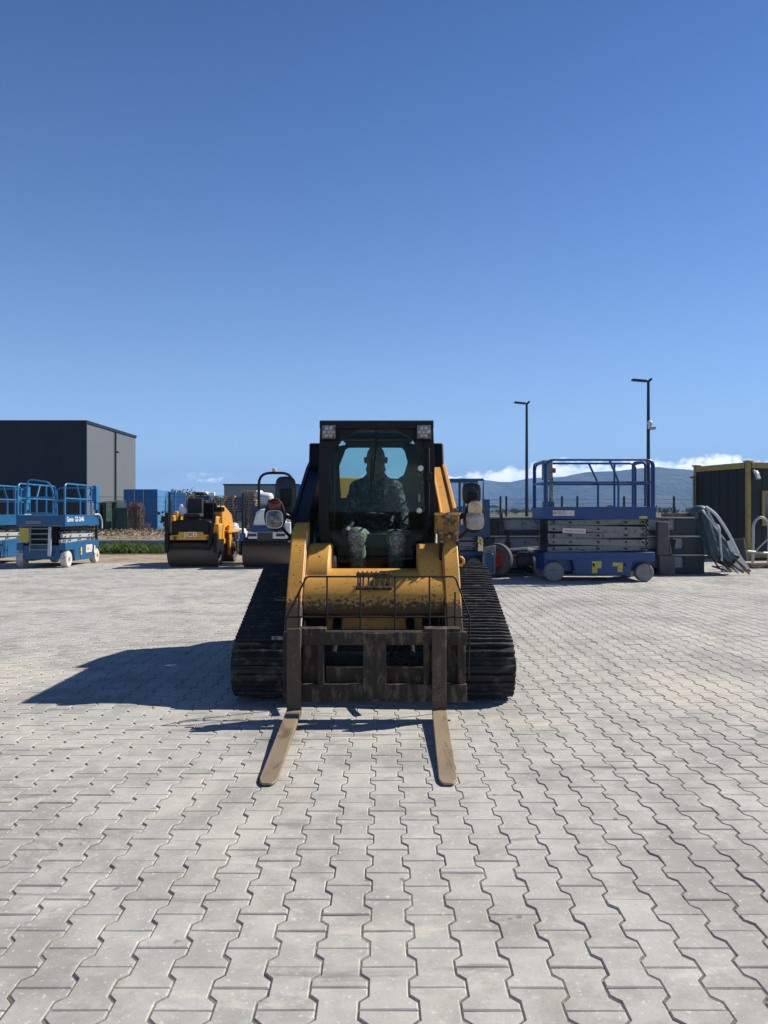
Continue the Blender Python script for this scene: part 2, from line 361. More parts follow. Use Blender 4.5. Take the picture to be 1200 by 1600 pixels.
def paver_mat():
    m = bpy.data.materials.new('concrete pavers'); m.use_nodes = True; nt = m.node_tree; L = nt.links.new; b = nt.nodes['Principled BSDF']
    tc = N(nt, 'ShaderNodeTexCoord'); ge = N(nt, 'ShaderNodeNewGeometry'); V = tc.outputs['Object']
    def nz(scale, det=8, rough=.62, dist=0, st=(1,1,1)):
        mp = N(nt, 'ShaderNodeMapping'); mp.inputs['Scale'].default_value = st; L(V, mp.inputs[0])
        n = N(nt, 'ShaderNodeTexNoise', ins={'Scale': scale, 'Detail': det, 'Roughness': rough, 'Distortion': dist}); L(mp.outputs[0], n.inputs['Vector']); return n.outputs[0]
    rp = ge.outputs['Random Per Island']
    c = mix(nt, rp, (.300,.290,.262), (.388,.377,.346))
    c = mix(nt, mth(nt, 'MULTIPLY', sstep(nt, nz(7, 10, .72), .40, .60), .7), c, (.445,.432,.395))               # cloudy cement bloom
    c = mix(nt, mth(nt, 'MULTIPLY', sstep(nt, nz(1.1, 8, .66, .4), .47, .62), .62), c, (.238,.230,.208))   # grey patches
    c = mix(nt, mth(nt, 'MULTIPLY', sstep(nt, nz(.55, 9, .70, .6), .50, .64), .72), c, (.50,.455,.39))    # sandy pale patches
    c = mix(nt, mth(nt, 'MULTIPLY', sstep(nt, nz(2.6, 9, .7, .3, (1,2.4,1)), .55, .68), .6), c, (.56,.51,.44))   # scuffs
    c = mix(nt, mth(nt, 'MULTIPLY', sstep(nt, nz(48, 4, .6), .60, .68), .75), c, (.56,.54,.50))      # pale specks
    c = mix(nt, mth(nt, 'MULTIPLY', sstep(nt, nz(120, 3, .7), .56, .70), .35), c, (.16,.155,.15))     # dark pores
    c = mix(nt, mth(nt, 'MULTIPLY', sstep(nt, nz(3.1, 5, .6, .9, (.35,2.2,1)), .60, .70), .55), c, (.13,.125,.118)) # tyre marks
    c = mix(nt, mth(nt, 'MULTIPLY', sstep(nt, nz(5.5, 3, .55, .2), .69, .73), .65), c, (.10,.095,.088))   # oil drips and dark spots
    L(c, b.inputs['Base Color']); b.inputs['Roughness'].default_value = .85; b.inputs['Specular IOR Level'].default_value = .3
    bp = N(nt, 'ShaderNodeBump', ins={'Strength': .25, 'Distance': .004}); L(nz(70, 8, .7), bp.inputs['Height']); L(bp.outputs[0], b.inputs['Normal'])
    return m
def make_pavers():
    half = [(.0825,-.1),(.0825,-.066),(.0575,-.040),(.0575,.040),(.0825,.066),(.0825,.1)]
    base = np.array(half+[(-x,-y) for x,y in half])           # twelve-cornered double-T stone
    n = len(base)
    nrm = []
    def off(g):
        out = []
        for i in range(n):
            p0, p, p1 = base[i-1], base[i], base[(i+1) % n]
            e0 = (p-p0)/np.linalg.norm(p-p0); e1 = (p1-p)/np.linalg.norm(p1-p)
            n0 = np.array((-e0[1],e0[0])); n1 = np.array((-e1[1],e1[0])); bis = n0+n1; bis /= np.linalg.norm(bis)
            out.append(p+bis*g/max(.3, bis.dot(n0)))
        return np.array(out)
    rings = [(off(.0060),0.0),(off(.0051),-.0005),(off(.0016),-.0038),(off(.0013),-.012)]
    tv = np.concatenate([np.column_stack([r,np.full(n,z)]) for r,z in rings]); nv = len(tv)
    loops = list(range(n)); starts = [0]; totals = [n]
    for k in range(3):
        for i in range(n):
            j = (i+1) % n; starts.append(len(loops)); totals.append(4); loops += [k*n+i, (k+1)*n+i, (k+1)*n+j, k*n+j]
    rs = np.random.RandomState(3); pos = []
    for c in range(-130, 190):
        x = c*.14+.012
        for r in range(5, 112):
            y = r*.2+(.1 if c % 2 else 0)
            if abs(x-.0) < .5*y+1.9 and not (x < -2 and y > 20.5): pos.append((x,y))
    pos = np.array(pos); k = len(pos)
    rz = rs.normal(0, .004, k); tx = rs.normal(0, .009, k); ty = rs.normal(0, .009, k); dz = rs.normal(0, .0010, k)
    V = np.repeat(tv[None], k, 0)
    X = V[:,:,0]*np.cos(rz)[:,None]-V[:,:,1]*np.sin(rz)[:,None]; Y = V[:,:,0]*np.sin(rz)[:,None]+V[:,:,1]*np.cos(rz)[:,None]
    Z = V[:,:,2]+X*tx[:,None]*.6+Y*ty[:,None]*.6+dz[:,None]
    sag = .010*np.sin(pos[:,0]*.5+1)*np.sin(pos[:,1]*.33)
    P = np.stack([X+pos[:,0:1], Y+pos[:,1:2], Z+0*sag[:,None]-.001], 2).reshape(-1,3)
    lo = (np.array(loops)[None]+np.arange(k)[:,None]*nv).ravel(); st = (np.array(starts)[None]+np.arange(k)[:,None]*len(loops)).ravel()
    me = bpy.data.meshes.new('paving'); me.vertices.add(len(P)); me.vertices.foreach_set('co', P.ravel())
    me.loops.add(len(lo)); me.loops.foreach_set('vertex_index', lo.astype(np.int32))
    me.polygons.add(len(st)); me.polygons.foreach_set('loop_start', st.astype(np.int32)); 
    me.update(calc_edges=True); me.validate(); me.shade_flat()
    me.materials.append(paver_mat()); o = bpy.data.objects.new('paving', me); COL.objects.link(o); o['kind'] = 'structure'
make_pavers()
sheet('paving_bed', -22, 34, -8, 20.5, -.0054, ground_mat('joint sand', [(.19,.17,.14),(.30,.275,.23),(.11,.10,.08)], 3, .4))
sheet('paving_bed', -1.9, 34, 20.5, 22.6, -.0054, bpy.data.materials['joint sand'])
sheet('yard', -30, 34, -45, .95, -.004, bpy.data.materials['concrete pavers'])

# ------------------------------------------------------------------ hills
def make_hills():
    sky1 = [(-600,800),(300,800),(470,786),(560,764),(640,752),(690,750),(722,745),(748,747),(790,753),(815,748),(840,745),(900,742),(1000,735),(1060,740),(1130,742),(1250,748),(1500,760),(2200,800)]
    sky2 = [(-600,806),(700,806),(780,800),(822,776),(850,754),(885,742),(917,735),(960,734),(1000,729),(1030,727),(1050,731),(1066,729),(1090,734),(1130,731),(1200,736),(1400,748),(1700,770),(2300,806)]
    def interp(t, px):
        for a, b in zip(t, t[1:]):
            if a[0] <= px <= b[0]: return a[1]+(b[1]-a[1])*(px-a[0])/(b[0]-a[0])
        return 806
    mh = ground_mat('forested slopes', [(.035,.050,.024),(.055,.068,.032),(.10,.095,.055)], .0016, .8)
    from mathutils import noise as nz
    for nm, tb, d0, ns, seed in (('far_hills', sky1, 6600, 60, 1), ('near_hills', sky2, 5000, 60, 9)):
        b = MB(); cols = 190; rows = 26
        for j in range(rows):
            t = j/(rows-1)*2-1                           # -1 front foot .. 1 back foot
            for i in range(cols):
                px = -600+2900*i/(cols-1); ridge = max(0, (EYE-(interp(tb,px)-800)/F*d0))
                y = d0+t*1150; x = (px-600)/F*d0*(1+.05*t)
                prof = max(0, 1-abs(t))**.85
                spur = nz.fractal(Vector((x/420+seed, y/700, seed)), 1, 2, 5)*min(1, abs(t)*2.2)*.30
                rough = nz.fractal(Vector((x/120, y/120, seed)), 1, 2, 4)*.012
                b.v.append((x, y, ridge*(prof*(1+spur)+rough*(prof > .02))-2))
        for j in range(rows-1):
            for i in range(cols-1): b.f.append((j*cols+i, j*cols+i+1, (j+1)*cols+i+1, (j+1)*cols+i))
        o = b.build('hills', mh); o['kind'] = 'structure'
make_hills()

# ------------------------------------------------------------------ compact track loader (faces the camera; u = across from its centre line, y = depth)
XC = -.075; LO = Vector((XC, 6.6, 0)); OG = (0, 6.6, 0)
loader = empty('track_loader', LO, 'yellow and black compact track loader with pallet forks lowered onto the paving', 'track loader')
def U(px, d): return (px-600)/F*d-XC
def Zp(py, d): return EYE-(py-800)/F*d
def W(px, py, d): return Vector((U(px,d), d, Zp(py,d)))
def lp(mb, name, mt, parent=None, bevel=.006, **k): return mb.build(name, mt, parent or loader, OG if parent is None else OG, bevel, **k)

def hull(pts):
    pts = sorted(set((round(a,5),round(b,5)) for a,b in pts))
    def half(ps):
        h = []
        for p in ps:
            while len(h) > 1 and (h[-1][0]-h[-2][0])*(p[1]-h[-2][1])-(h[-1][1]-h[-2][1])*(p[0]-h[-2][0]) <= 0: h.pop()
            h.append(p)
        return h
    a = half(pts); b = half(pts[::-1]); return a[:-1]+b[:-1]
def resample(poly, n):
    P = [Vector((a,b)) for a,b in poly]; P.append(P[0]); L = [0]
    for a, b in zip(P, P[1:]): L.append(L[-1]+(b-a).length)
    out = []; i = 0
    for k in range(n):
        t = L[-1]*k/n
        while L[i+1] < t: i += 1
        out.append(P[i].lerp(P[i+1], (t-L[i])/max(1e-9, L[i+1]-L[i])))
    return out
def make_track(sgn):
    u0, u1 = (.555, 1.0) if sgn > 0 else (-1.0, -.555)
    wheels = [(5.63,.232,.187),(7.62,.323,.278),(7.0,.605,.243)]           # idlers and raised sprocket (belt inside radius)
    rail = resample(hull([(y+r*math.cos(t*math.pi/40), z+r*math.sin(t*math.pi/40)) for y,z,r in wheels for t in range(80)]), 108)
    belt = MB(); n = len(rail); nr = []
    for i in range(n):
        t = (rail[(i+1) % n]-rail[i-1]).normalized(); nr.append(Vector((t.y,-t.x)))
    def ringpts(off): return [rail[i]+nr[i]*off for i in range(n)]
    a = ringpts(.0); c = ringpts(.020)
    zmin = min(p.y for p in c); sh = .026
    belt.ring([(p.x,p.y) for p in c], [(p.x,p.y) for p in a], u0+.004, u1-.004, 'x')
    for i in range(n):                                                   # grouser bars, a little uneven
        p = rail[i]+nr[i]*.018; q = rail[(i+1) % n]+nr[(i+1) % n]*.018; t = (q-p).normalized(); o = Vector((t.y,-t.x)); h = .021; w = .0085
        m = (p+q)/2; jb_ = rnd.uniform(-.0025,.0025); h += rnd.uniform(-.003,.002); m = m+t*jb_; A = m-t*.0155; B = m+t*.0155; C = m+t*w*.8+o*h; D = m-t*w*.8+o*h
        segs = 6; cs = [u0+(u1-u0)*k/segs for k in range(segs+1)]; vs = []; fs = []
        for k, cu in enumerate(cs):
            e = .010 if k in (0, segs) else 0; j = rnd.uniform(-.002,.002); wv = .002*math.sin(k*1.9+i)
            for v in (A,B,C-o*e,D-o*e): vs.append((cu, v.x+t.x*(wv), v.y+o.y*j+t.y*wv))
        for k in range(segs):
            for g in range(4): fs.append((k*4+g, k*4+(g+1) % 4, k*4+4+(g+1) % 4, k*4+4+g))
        fs += [(0,1,2,3), tuple(segs*4+g for g in (3,2,1,0))]
        belt.add(vs, fs)
    o = belt.build('track', M['rubber'], loader, OG)
    fr = MB(); fr.prism([(5.80,.14),(7.55,.16),(7.5,.40),(7.1,.48),(5.90,.30)], u0+.10, u1-.10, 'x'); fr.build('track_frame', M['black'], o, OG, .01)
    for y, z, r in wheels:
        w = MB(); w.lathe([(.05,-.03),(r*.55,-.02),(r*.6,.03),(r-.03,.05),(r-.005,.07),(r-.005,u1-u0-.07),(r-.03,u1-u0-.05),(r*.6,u1-u0-.03),(.05,u1-u0+.03)], (u0,y,z), (1,0,0), 28); w.build('idler', M['black'], o, OG)
    for k in range(4):
        w = MB(); w.cyl((u0+.07,6.0+k*.42,.155),(u1-.07,6.0+k*.42,.155),.11,18); w.build('roller', M['black'], o, OG)
make_track(-1); make_track(1)

# body between the tracks, engine housing
b = MB(); b.prism([(5.95,.30),(8.35,.30),(8.45,.55),(8.45,.88),(6.3,.80),(6.0,.62)], -.53, .53, 'x'); lp(b, 'chassis', M['black'])
b = MB(); b.prism([(7.78,.88),(8.62,.88),(8.66,1.30),(8.45,1.46),(7.80,1.50)], -.50, .50, 'x'); eh = lp(b, 'engine_housing', M['yellow'], bevel=.03)
b = MB(); b.bb(-.38,.38,8.655,8.70,.98,1.32); lp(b, 'grille', M['matblack'], eh)

# cab
D0 = 6.45
outer = [(503,657),(674,657),(677,668),(679,720),(680,838),(676,852),(662,862),(652,903),(530,903),(520,862),(506,852),(498,838),(498,720),(500,668)]
inner = [(560,671),(618,671),(645,686),(661,716),(665,800),(664,838),(659,862),(644,900),(538,900),(521,862),(516,838),(513,800),(515,716),(534,686)]
T = lambda L_, d: [(U(x,d), Zp(y,d)) for x,y in L_]
b = MB(); b.ring(T(outer,D0), T(inner,D0), 6.45, 6.53, 'y'); cab = lp(b, 'cab', M['black'], bevel=.008)
cu0, cu1 = U(501,D0), U(676,D0); ctop = Zp(657,D0)
b = MB(); rf_ = [(6.40,ctop-.012),(6.44,ctop),(7.72,ctop-.01),(7.76,ctop-.05),(6.52,ctop-.07),(6.40,ctop-.07)]
b.prism(rf_, cu0-.005, cu0+.13, 'x'); b.prism(rf_, cu1-.13, cu1+.005, 'x'); b.prism([(6.40,ctop-.012),(6.44,ctop),(6.66,ctop-.002),(6.66,ctop-.07),(6.40,ctop-.07)], cu0+.13, cu1-.13, 'x'); b.bb(cu0+.13,cu1-.13,7.40,7.74,ctop-.07,ctop-.006)
rfo = lp(b, 'cab_roof', M['black'], cab)
b = MB(); b.bb(cu0+.11,cu1-.11,6.64,7.42,ctop-.055,ctop-.047); b.build('skylight', M['skylight'], rfo, OG)
for sg, cx in ((-1, cu0), (1, cu1-.045)):
    b = MB(); o_ = [(6.535,.78),(7.72,.78),(7.74,2.03),(6.535,2.03)]; i_ = [(6.62,1.22),(7.50,1.22),(7.50,1.96),(6.62,1.96)]
    b.ring(o_, i_, cx, cx+.045, 'x'); sw = lp(b, 'cab_side', M['black'], cab)
    g = MB()
    for k in range(6): g.bb(cx+.010,cx+.020, 6.70+k*.14, 6.708+k*.14, 1.22, 1.96)
    for k in range(4): g.bb(cx+.018,cx+.030, 6.62, 7.5, 1.34+k*.15, 1.352+k*.15)
    g.build('window_guard', M['matblack'], sw, OG)
# rear wall with its window
DR = 7.70
ro = [(cu0+.01,.9),(cu0+.01,1.3),(cu0+.01,1.7),(cu0+.01,2.0),(-.2,2.03),(.2,2.03),(cu1-.01,2.0),(cu1-.01,1.7),(cu1-.01,1.3),(cu1-.01,.9),(.1,.9),(-.2,.9)]
rp_ = [(533,778),(531,752),(530,728),(540,702),(556,688),(616,688),(632,704),(637,722),(631,742),(616,751),(580,752),(553,776)]
b = MB(); b.ring(ro, [(U(x,DR),Zp(y,DR)) for x,y in rp_], 7.70, 7.735, 'y'); rw = lp(b, 'rear_wall', M['interior'], cab)
b = MB(); b.prism([(U(x,DR),Zp(y,DR)) for x,y in [(528,781),(526,700),(552,684),(620,684),(640,704),(641,730),(620,756),(580,757)]], 7.737, 7.743, 'y'); b.build('rear_window', M['rear_glass'], cab, OG)
b = MB(); b.bb(U(540,DR),U(632,DR),7.62,7.69,Zp(700,DR),Zp(684,DR)); b.build('sun_blind', M['interior'], cab, OG, .01)
b = MB(); b.bb(cu0+.05,cu1-.05,6.54,7.69,.70,.75); b.prism([(6.54,.74),(6.62,.74),(6.62,1.02),(6.58,1.06)], cu0+.05, cu1-.05, 'x') if False else None
lp(b, 'cab_floor', M['interior'], cab)
# glass of the door and its fittings
dg = MB(); dg.prism(T([(561,670),(617,670),(646,685),(662,716),(666,800),(665,838),(660,862),(645,901),(537,901),(520,862),(515,838),(512,800),(514,716),(533,685)],D0), 6.485, 6.492, 'y')
door = dg.build('door_glass', M['door_glass'], cab, OG)
w = MB(); w.tube([W(588,672,6.44), W(587,700,6.435), W(582,752,6.435)], .0065, 6); w.tube([W(581,712,6.438), W(578,792,6.438)], .009, 4); w.build('wiper', M['matblack'], cab, OG)
h = MB(); h.tube([W(521,872,6.42), W(517,876,6.40), W(518,890,6.40), W(523,894,6.42)], .013, 8); h.box(W(521,883,6.44), (.05,.02,.16)); h.build('door_handle', M['chrome'], cab, OG, .003)
for px, py, r in ((657,732,.030),(655,798,.028)):
    k = MB(); k.lathe([(.003,-.03),(r*.8,-.03),(r,-.02),(r,0),(r*.7,.004)], W(px,py,6.44), (0,1,0), 18); k.lathe([(.002,-.036),(r*.45,-.036),(r*.5,-.028)], W(px,py,6.44), (0,1,0), 10)
    k.build('hinge', M['chrome'], cab, OG)
k = MB(); k.tube([W(669,700,6.42), W(669,842,6.42)], .016, 8); k.tube([W(662,690,6.43), W(667,712,6.42), W(668,735,6.42)], .007, 6); k.box(W(670,745,6.41),(.05,.04,.07)); k.box(W(670,818,6.41),(.05,.04,.07)); k.build('door_post', M['matblack'], cab, OG, .004)
k = MB(); k.tube([W(655,772,6.46), W(656,784,6.46)], .018, 10); k.build('knob', M['bolt'], cab, OG)
# bottom trim of the opening (grey tub under the knees)
k = MB(); k.prism([(U(514,6.6),Zp(834,6.6)),(U(660,6.6),Zp(834,6.6)),(U(655,6.6),Zp(850,6.6)),(U(640,6.6),Zp(856,6.6)),(U(600,6.6),Zp(856,6.6)),(U(535,6.6),Zp(855,6.6)),(U(520,6.6),Zp(850,6.6))], 6.62, 6.66, 'y'); k.build('knee_panel', M['interior'], cab, OG, .01)
# work lights on the cab front corners
for px in (514, 662):
    c = W(px, 675, 6.40); k = MB(); k.box(c+Vector((0,.03,0)), (.138,.07,.138)); k.box(c+Vector((0,.03,.08)), (.05,.05,.03)); wl = lp(k, 'work_light', M['matblack'], cab, .012)
    k = MB(); k.box(c+Vector((0,-.012,0)), (.112,.012,.112)); ln = k.build('lens', M['lens'], wl, OG, .004)
    k = MB()
    for q in range(7):
        a = q*math.pi/3; rr = 0 if q == 6 else .034
        k.lathe([(.017,0),(.013,-.006),(.004,-.010)], c+Vector((rr*math.cos(a),-.018,rr*math.sin(a))), (0,1,0), 10)
    k.build('reflector', M['led'], ln, OG)
# seat and controls
k = MB(); k.box((0,7.08,1.00),(.50,.50,.13)); k.box((0,7.33,1.32),(.48,.12,.58),(R(-10),0,0)); k.box((0,7.10,.85),(.40,.40,.2)); lp(k, 'seat', M['seat'], bevel=.03)
for s in (-1,1):
    k = MB(); k.box((s*.30,6.90,1.07),(.10,.42,.07)); k.tube([(s*.29,6.70,1.08),(s*.285,6.60,1.16)], .014, 8); k.ball((s*.285,6.59,1.20),(.022,.022,.045)); lp(k, 'joystick', M['matblack'], bevel=.01)
k = MB(); k.box((cu1-.09,6.62,1.72),(.06,.10,.12)); k.box((cu1-.08,6.60,1.50),(.05,.06,.22)); k.box((cu1-.08,6.64,1.60),(.05,.08,.30)); lp(k, 'instrument_panel', M['matblack'], bevel=.008)

# rear uprights that carry the arms
for s in (-1,1):
    k = MB(); a0, a1 = sorted((s*.50, s*.66)); k.prism([(7.45,.75),(8.35,.75),(8.42,1.85),(8.05,1.98),(7.62,2.03),(7.50,1.60)], a0, a1, 'x'); lp(k, 'upright', M['black'], bevel=.015)

# lift arms
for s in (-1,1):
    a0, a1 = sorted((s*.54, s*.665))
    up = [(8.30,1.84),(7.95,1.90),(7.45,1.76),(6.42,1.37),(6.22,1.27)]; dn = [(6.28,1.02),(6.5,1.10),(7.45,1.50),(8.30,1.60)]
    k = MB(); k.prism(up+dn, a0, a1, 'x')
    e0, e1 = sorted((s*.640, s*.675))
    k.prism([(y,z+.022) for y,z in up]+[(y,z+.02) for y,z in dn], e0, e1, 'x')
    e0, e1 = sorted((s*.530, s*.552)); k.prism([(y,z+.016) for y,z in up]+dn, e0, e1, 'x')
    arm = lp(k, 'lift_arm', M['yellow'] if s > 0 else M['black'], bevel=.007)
    # lower arm: outer plate sweeping down to the coupler, and the wider knee plate inside it
    k = MB(); k.prism([(6.25,1.275),(6.02,1.20),(5.80,.92),(5.62,.66),(5.50,.47),(5.56,.40),(5.74,.42),(5.98,.66),(6.10,.92),(6.30,1.01)], *sorted((s*.525, s*.64)), 'x'); k.build('lower_arm', M['yellowlow'], arm, OG, .008)
    k = MB(); k.prism([(6.26,1.10),(6.06,1.095),(5.89,.98),(5.81,.87),(5.80,.62),(6.0,.62),(6.1,.80),(6.30,.90)], *sorted((s*.335, s*.520)), 'x'); k.build('knee_plate', M['yellowlow'], arm, OG, .02)
    k = MB(); k.tube([(s*.523,6.03,1.195),(s*.523,5.90,1.00),(s*.523,5.75,.775),(s*.523,5.60,.56),(s*.523,5.525,.455)], .006, 6); k.build('weld', M['sticker'] if s < 0 else M['yellow'], arm, OG)
    k = MB(); k.tube([(s*.43,6.6,.78),(s*.45,7.2,1.1)], .035, 10); k.tube([(s*.52,7.0,.70),(s*.60,7.9,1.55)], .04, 12); k.build('lift_cylinder', M['black'], arm, OG)
    if s > 0: ey = MB(); pc = Vector((s*.665,6.05,.965)); ey.tube([pc+Vector((s*.034*math.cos(t*.5236), 0, .042*math.sin(t*.5236)*.8)) for t in range(12)], .010, 6, True); ey.build('lifting_eye', M['yellowlow'], arm, OG)
    k = MB(); q0, q1 = sorted((s*.34, s*.50)); k.cyl((q0,5.62,.47),(q1,5.62,.47),.05,16); k.build('pivot_pin', M['bolt'], arm, OG)
# torque tube between the arms
k = MB(); pr = [(6.12,.80),(6.08,.885),(5.97,.915),(5.845,.895),(5.745,.83),(5.685,.745),(5.655,.66),(5.68,.60),(5.78,.575),(5.95,.60)]
k.prism(pr, -.5225, .5225, 'x'); cm = lp(k, 'cross_member', M['yellowlow'], bevel=.012)
# serrated step plate in its middle: a slotted grating held clear of the tube, so light falls through it
k = MB(); sl_ = R(50)
def onstep(u, f, up): return (u, 5.715-.12*f*math.cos(sl_), .888-.12*f*math.sin(sl_)+up)
for i in range(7):
    u = -.115+i*.0385; A = onstep(u,0,0); B_ = onstep(u,1,0); k.box(((A[0]+B_[0])/2,(A[1]+B_[1])/2,(A[2]+B_[2])/2), (.014,.12,.012), (sl_,0,0))
for f in (0,1):
    q = onstep(0,f,0); k.box(q, (.26,.018,.030), (sl_,0,0))
for i in range(8):
    u = -.115+i*.033; q = onstep(u,0,.012); k.prism([(u-.010,q[2]),(u+.010,q[2]),(u,q[2]+.018)], q[1]-.006, q[1]+.006, 'y')
for u in (-.10,.10): k.bb(u-.006,u+.006,5.66,5.80,.80,.83)
k.build('step_plate', M['steelold'], cm, OG, .002)
# dark recess under the tube: second yellow crossbar, tilt cylinders, hoses
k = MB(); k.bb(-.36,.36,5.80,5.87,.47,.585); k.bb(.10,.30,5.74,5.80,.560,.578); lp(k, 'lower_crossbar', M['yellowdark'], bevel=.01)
k = MB(); k.prism([(7.78,1.42),(8.42,1.42),(8.42,1.71),(8.06,1.71)], -.49, -.12, 'x'); k.build('air_box', M['yellow'], eh, OG, .03)
k = MB(); k.bb(-.5,.5,5.95,6.0,.28,.62); lp(k, 'belly_plate', M['black'])
for s in (-1,1):
    k = MB(); k.tube([(s*.27,5.95,.66),(s*.27,5.62,.46)], .034, 12); k.tube([(s*.27,5.62,.46),(s*.27,5.30,.38)], .02, 10); lp(k, 'tilt_cylinder', M['black'], bevel=0)
k = MB()
for i, u in enumerate((.07,.13,.19,.23)): k.tube([(u,5.9,.44),(u+.03,5.62,.33+.02*i),(u-.05,5.55,.30),(u+.1,5.60,.26)], .011, 6, round_=.08)
lp(k, 'hose', M['matblack'], bevel=0)
# hydraulic coupler block on one arm
c = W(698, 819, 6.02)
k = MB(); k.box(c, (.185,.10,.150)); k.box(c+Vector((0,.005,.078)), (.20,.12,.012)); cb = lp(k, 'coupler_block', M['yellowdark'], bevel=.008)
k = MB(); k.box(c+Vector((0,-.055,.078)), (.20,.05,.02)); k.build('guard_lip', M['yellow'], cb, OG, .004)
for px, py, r in ((700,805,.024),(701,818,.016),(689,832,.020),(713,833,.021),(711,819,.014),(701,838,.016),(690,845,.015),(714,843,.015)):
    k = MB(); q = W(px,py,5.96); k.lathe([(.002,-.055),(r*.6,-.055),(r*.7,-.045),(r*.7,-.03),(r,-.028),(r,.0),(r*.8,.004),(r*.8,.03)], q, (.06,1,.05), 12); k.build('coupler', M['bolt'], cb, OG)
k = MB(); k.tube([W(690,845,5.95), W(688,868,5.92), W(688,905,5.86), W(690,930,5.8)], .012, 8, round_=.1); k.tube([W(714,845,5.95), W(718,868,5.95), W(706,900,5.9)], .012, 8, round_=.1); k.build('hose', M['matblack'], cb, OG)
# road lights and mirrors on both sides
for s in (-1,1):
    dL = 6.05
    if s < 0: mc, lc = W(446,772,6.30), W(429,803,dL)
    else: mc, lc = W(737,771,6.35), W(742,806,dL)
    br = MB(); br.tube([(s*.56,6.35,1.28),(s*.68,6.25,1.30),(lc.x,lc.y+.09,lc.z+.02)], .016, 8, round_=.05); br.tube([(s*.60,6.35,1.20),(s*.66,6.30,1.12),(lc.x*.96,lc.y+.10,lc.z-.10)], .012, 8, round_=.05)
    brk = lp(br, 'lamp_bracket', M['matblack'], bevel=0)
    n = 22; sh = MB()
    def egg(sc, dy, top=1.0):                       # pear shaped outline, broad below, narrower above
        o = []
        for i in range(n):
            t = 2*math.pi*i/n; xx = math.sin(t); zz = math.cos(t)
            ww = .082-.018*max(0, zz)*top-.0*zz; ex = abs(xx)**.75*(1 if xx > 0 else -1)
            o.append((lc.x+ex*ww*sc, lc.y+dy, lc.z-.005+zz*.122*sc))
        return o
    rings = [egg(1,0), egg(1.06,.02), egg(1.0,.09), egg(.6,.15), egg(.2,.165)]
    sh.v = [p for r_ in rings for p in r_]; sh.f = [tuple(range(n))]+[(j*n+i, j*n+(i+1) % n, (j+1)*n+(i+1) % n, (j+1)*n+i) for j in range(4) for i in range(n)]+[tuple(4*n+i for i in range(n))]
    hl = lp(sh, 'headlight', M['matblack'], brk, 0)
    def disc(cx, cz, rx, rz, dy, bulge, mt, nm, par):
        q = MB(); m_ = 6; N_ = 24; q.v = []
        for j in range(m_):
            f = 1-j/(m_-.999)
            for i in range(N_):
                t = 2*math.pi*i/N_; e = .62
                q.v.append((cx+rx*f*math.copysign(abs(math.cos(t))**e, math.cos(t)), lc.y+dy-bulge*(1-f*f), cz+rz*f*math.copysign(abs(math.sin(t))**e, math.sin(t))))
        q.f = [(j*N_+i, j*N_+(i+1) % N_, (j+1)*N_+(i+1) % N_, (j+1)*N_+i) for j in range(m_-1) for i in range(N_)]
        q.f.append(tuple(range(N_))); return q.build(nm, mt, par, OG, ang=60)
    if s < 0:
        disc(lc.x, lc.z-.042, .062, .066, -.012, .022, M['lens'], 'lens', hl)
        disc(lc.x, lc.z-.042, .068, .072, -.005, .004, M['chrome'], 'lens_rim', hl)
        disc(lc.x, lc.z+.068, .050, .035, -.006, .014, M['redlens'], 'turn_signal', hl)
    else:
        disc(lc.x, lc.z-.036, .072, .074, -.008, .022, M['palelens'], 'lens', hl)
        disc(lc.x+.002, lc.z+.060, .056, .052, -.007, .016, M['amber'], 'turn_signal', hl)
    # mirror shell
    q = MB(); rg = []
    hw, hh = (.085,.145) if s < 0 else (.076,.088)
    for j, (f, dy) in enumerate(((.80,-.012),(1,0),(1,.035),(.80,.085),(.35,.10))):
        for i in range(20):
            t = 2*math.pi*i/20; e = .55
            q.v.append((mc.x+hw*f*math.copysign(abs(math.cos(t))**e, math.cos(t))-.012*math.sin(t)*s*0, mc.y+dy, mc.z+hh*f*math.copysign(abs(math.sin(t))**e, math.sin(t))))
    q.f = [tuple(range(20))]+[(j*20+i, j*20+(i+1) % 20, (j+1)*20+(i+1) % 20, (j+1)*20+i) for j in range(4) for i in range(20)]+[tuple(80+i for i in range(20))]
    mi = lp(q, 'mirror', M['mirrorback'], None, 0, ang=50)
    q = MB(); q.box((mc.x+.006,mc.y-.02,mc.z-.03),(hw*1.1,.014,hh*1.0)); q.build('mirror_recess', M['matblack'], mi, OG, .006)
    q = MB(); q.tube([(mc.x,mc.y+.05,mc.z-.10),(mc.x*.97,mc.y+.06,mc.z-.16),(s*.60,6.38,1.30)], .013, 8, round_=.05); q.build('mirror_arm', M['matblack'], mi, OG)

# fork carriage with its forks and wire backrest
FD = 5.0
cw0, cw1 = U(441,FD), U(731,FD); zt, zb = Zp(986,FD), Zp(1100,FD)
k = MB()
k.bb(cw0,cw1,4.980,5.025,zt-.10,zt-.015); k.bb(cw0,cw1,4.980,5.025,zb,zb+.115)              # top and bottom rails
k.bb(U(567,FD),U(604,FD),4.965,5.015,zb+.02,zt-.02)                                         # centre post
for px in (500,667,): k.bb(U(px,FD)-.02,U(px,FD)+.02,4.985,5.020,zb+.1,zt-.09)
for px in (446,723): k.bb(U(px,FD)-.025,U(px,FD)+.025,5.000,5.040,zb+.1,zt-.09)
k.bb(U(507,FD),U(568,FD),5.050,5.062,zb+.10,Zp(1048,FD)); k.bb(U(604,FD),U(664,FD),5.050,5.062,zb+.10,Zp(1048,FD))     # plates behind the two windows
k.bb(U(470,FD),U(500,FD),5.050,5.062,zb+.1,zt-.09); k.bb(U(670,FD),U(720,FD),5.050,5.062,zb+.1,zt-.09)
carr = lp(k, 'fork_carriage', M['steelold'], bevel=.004)
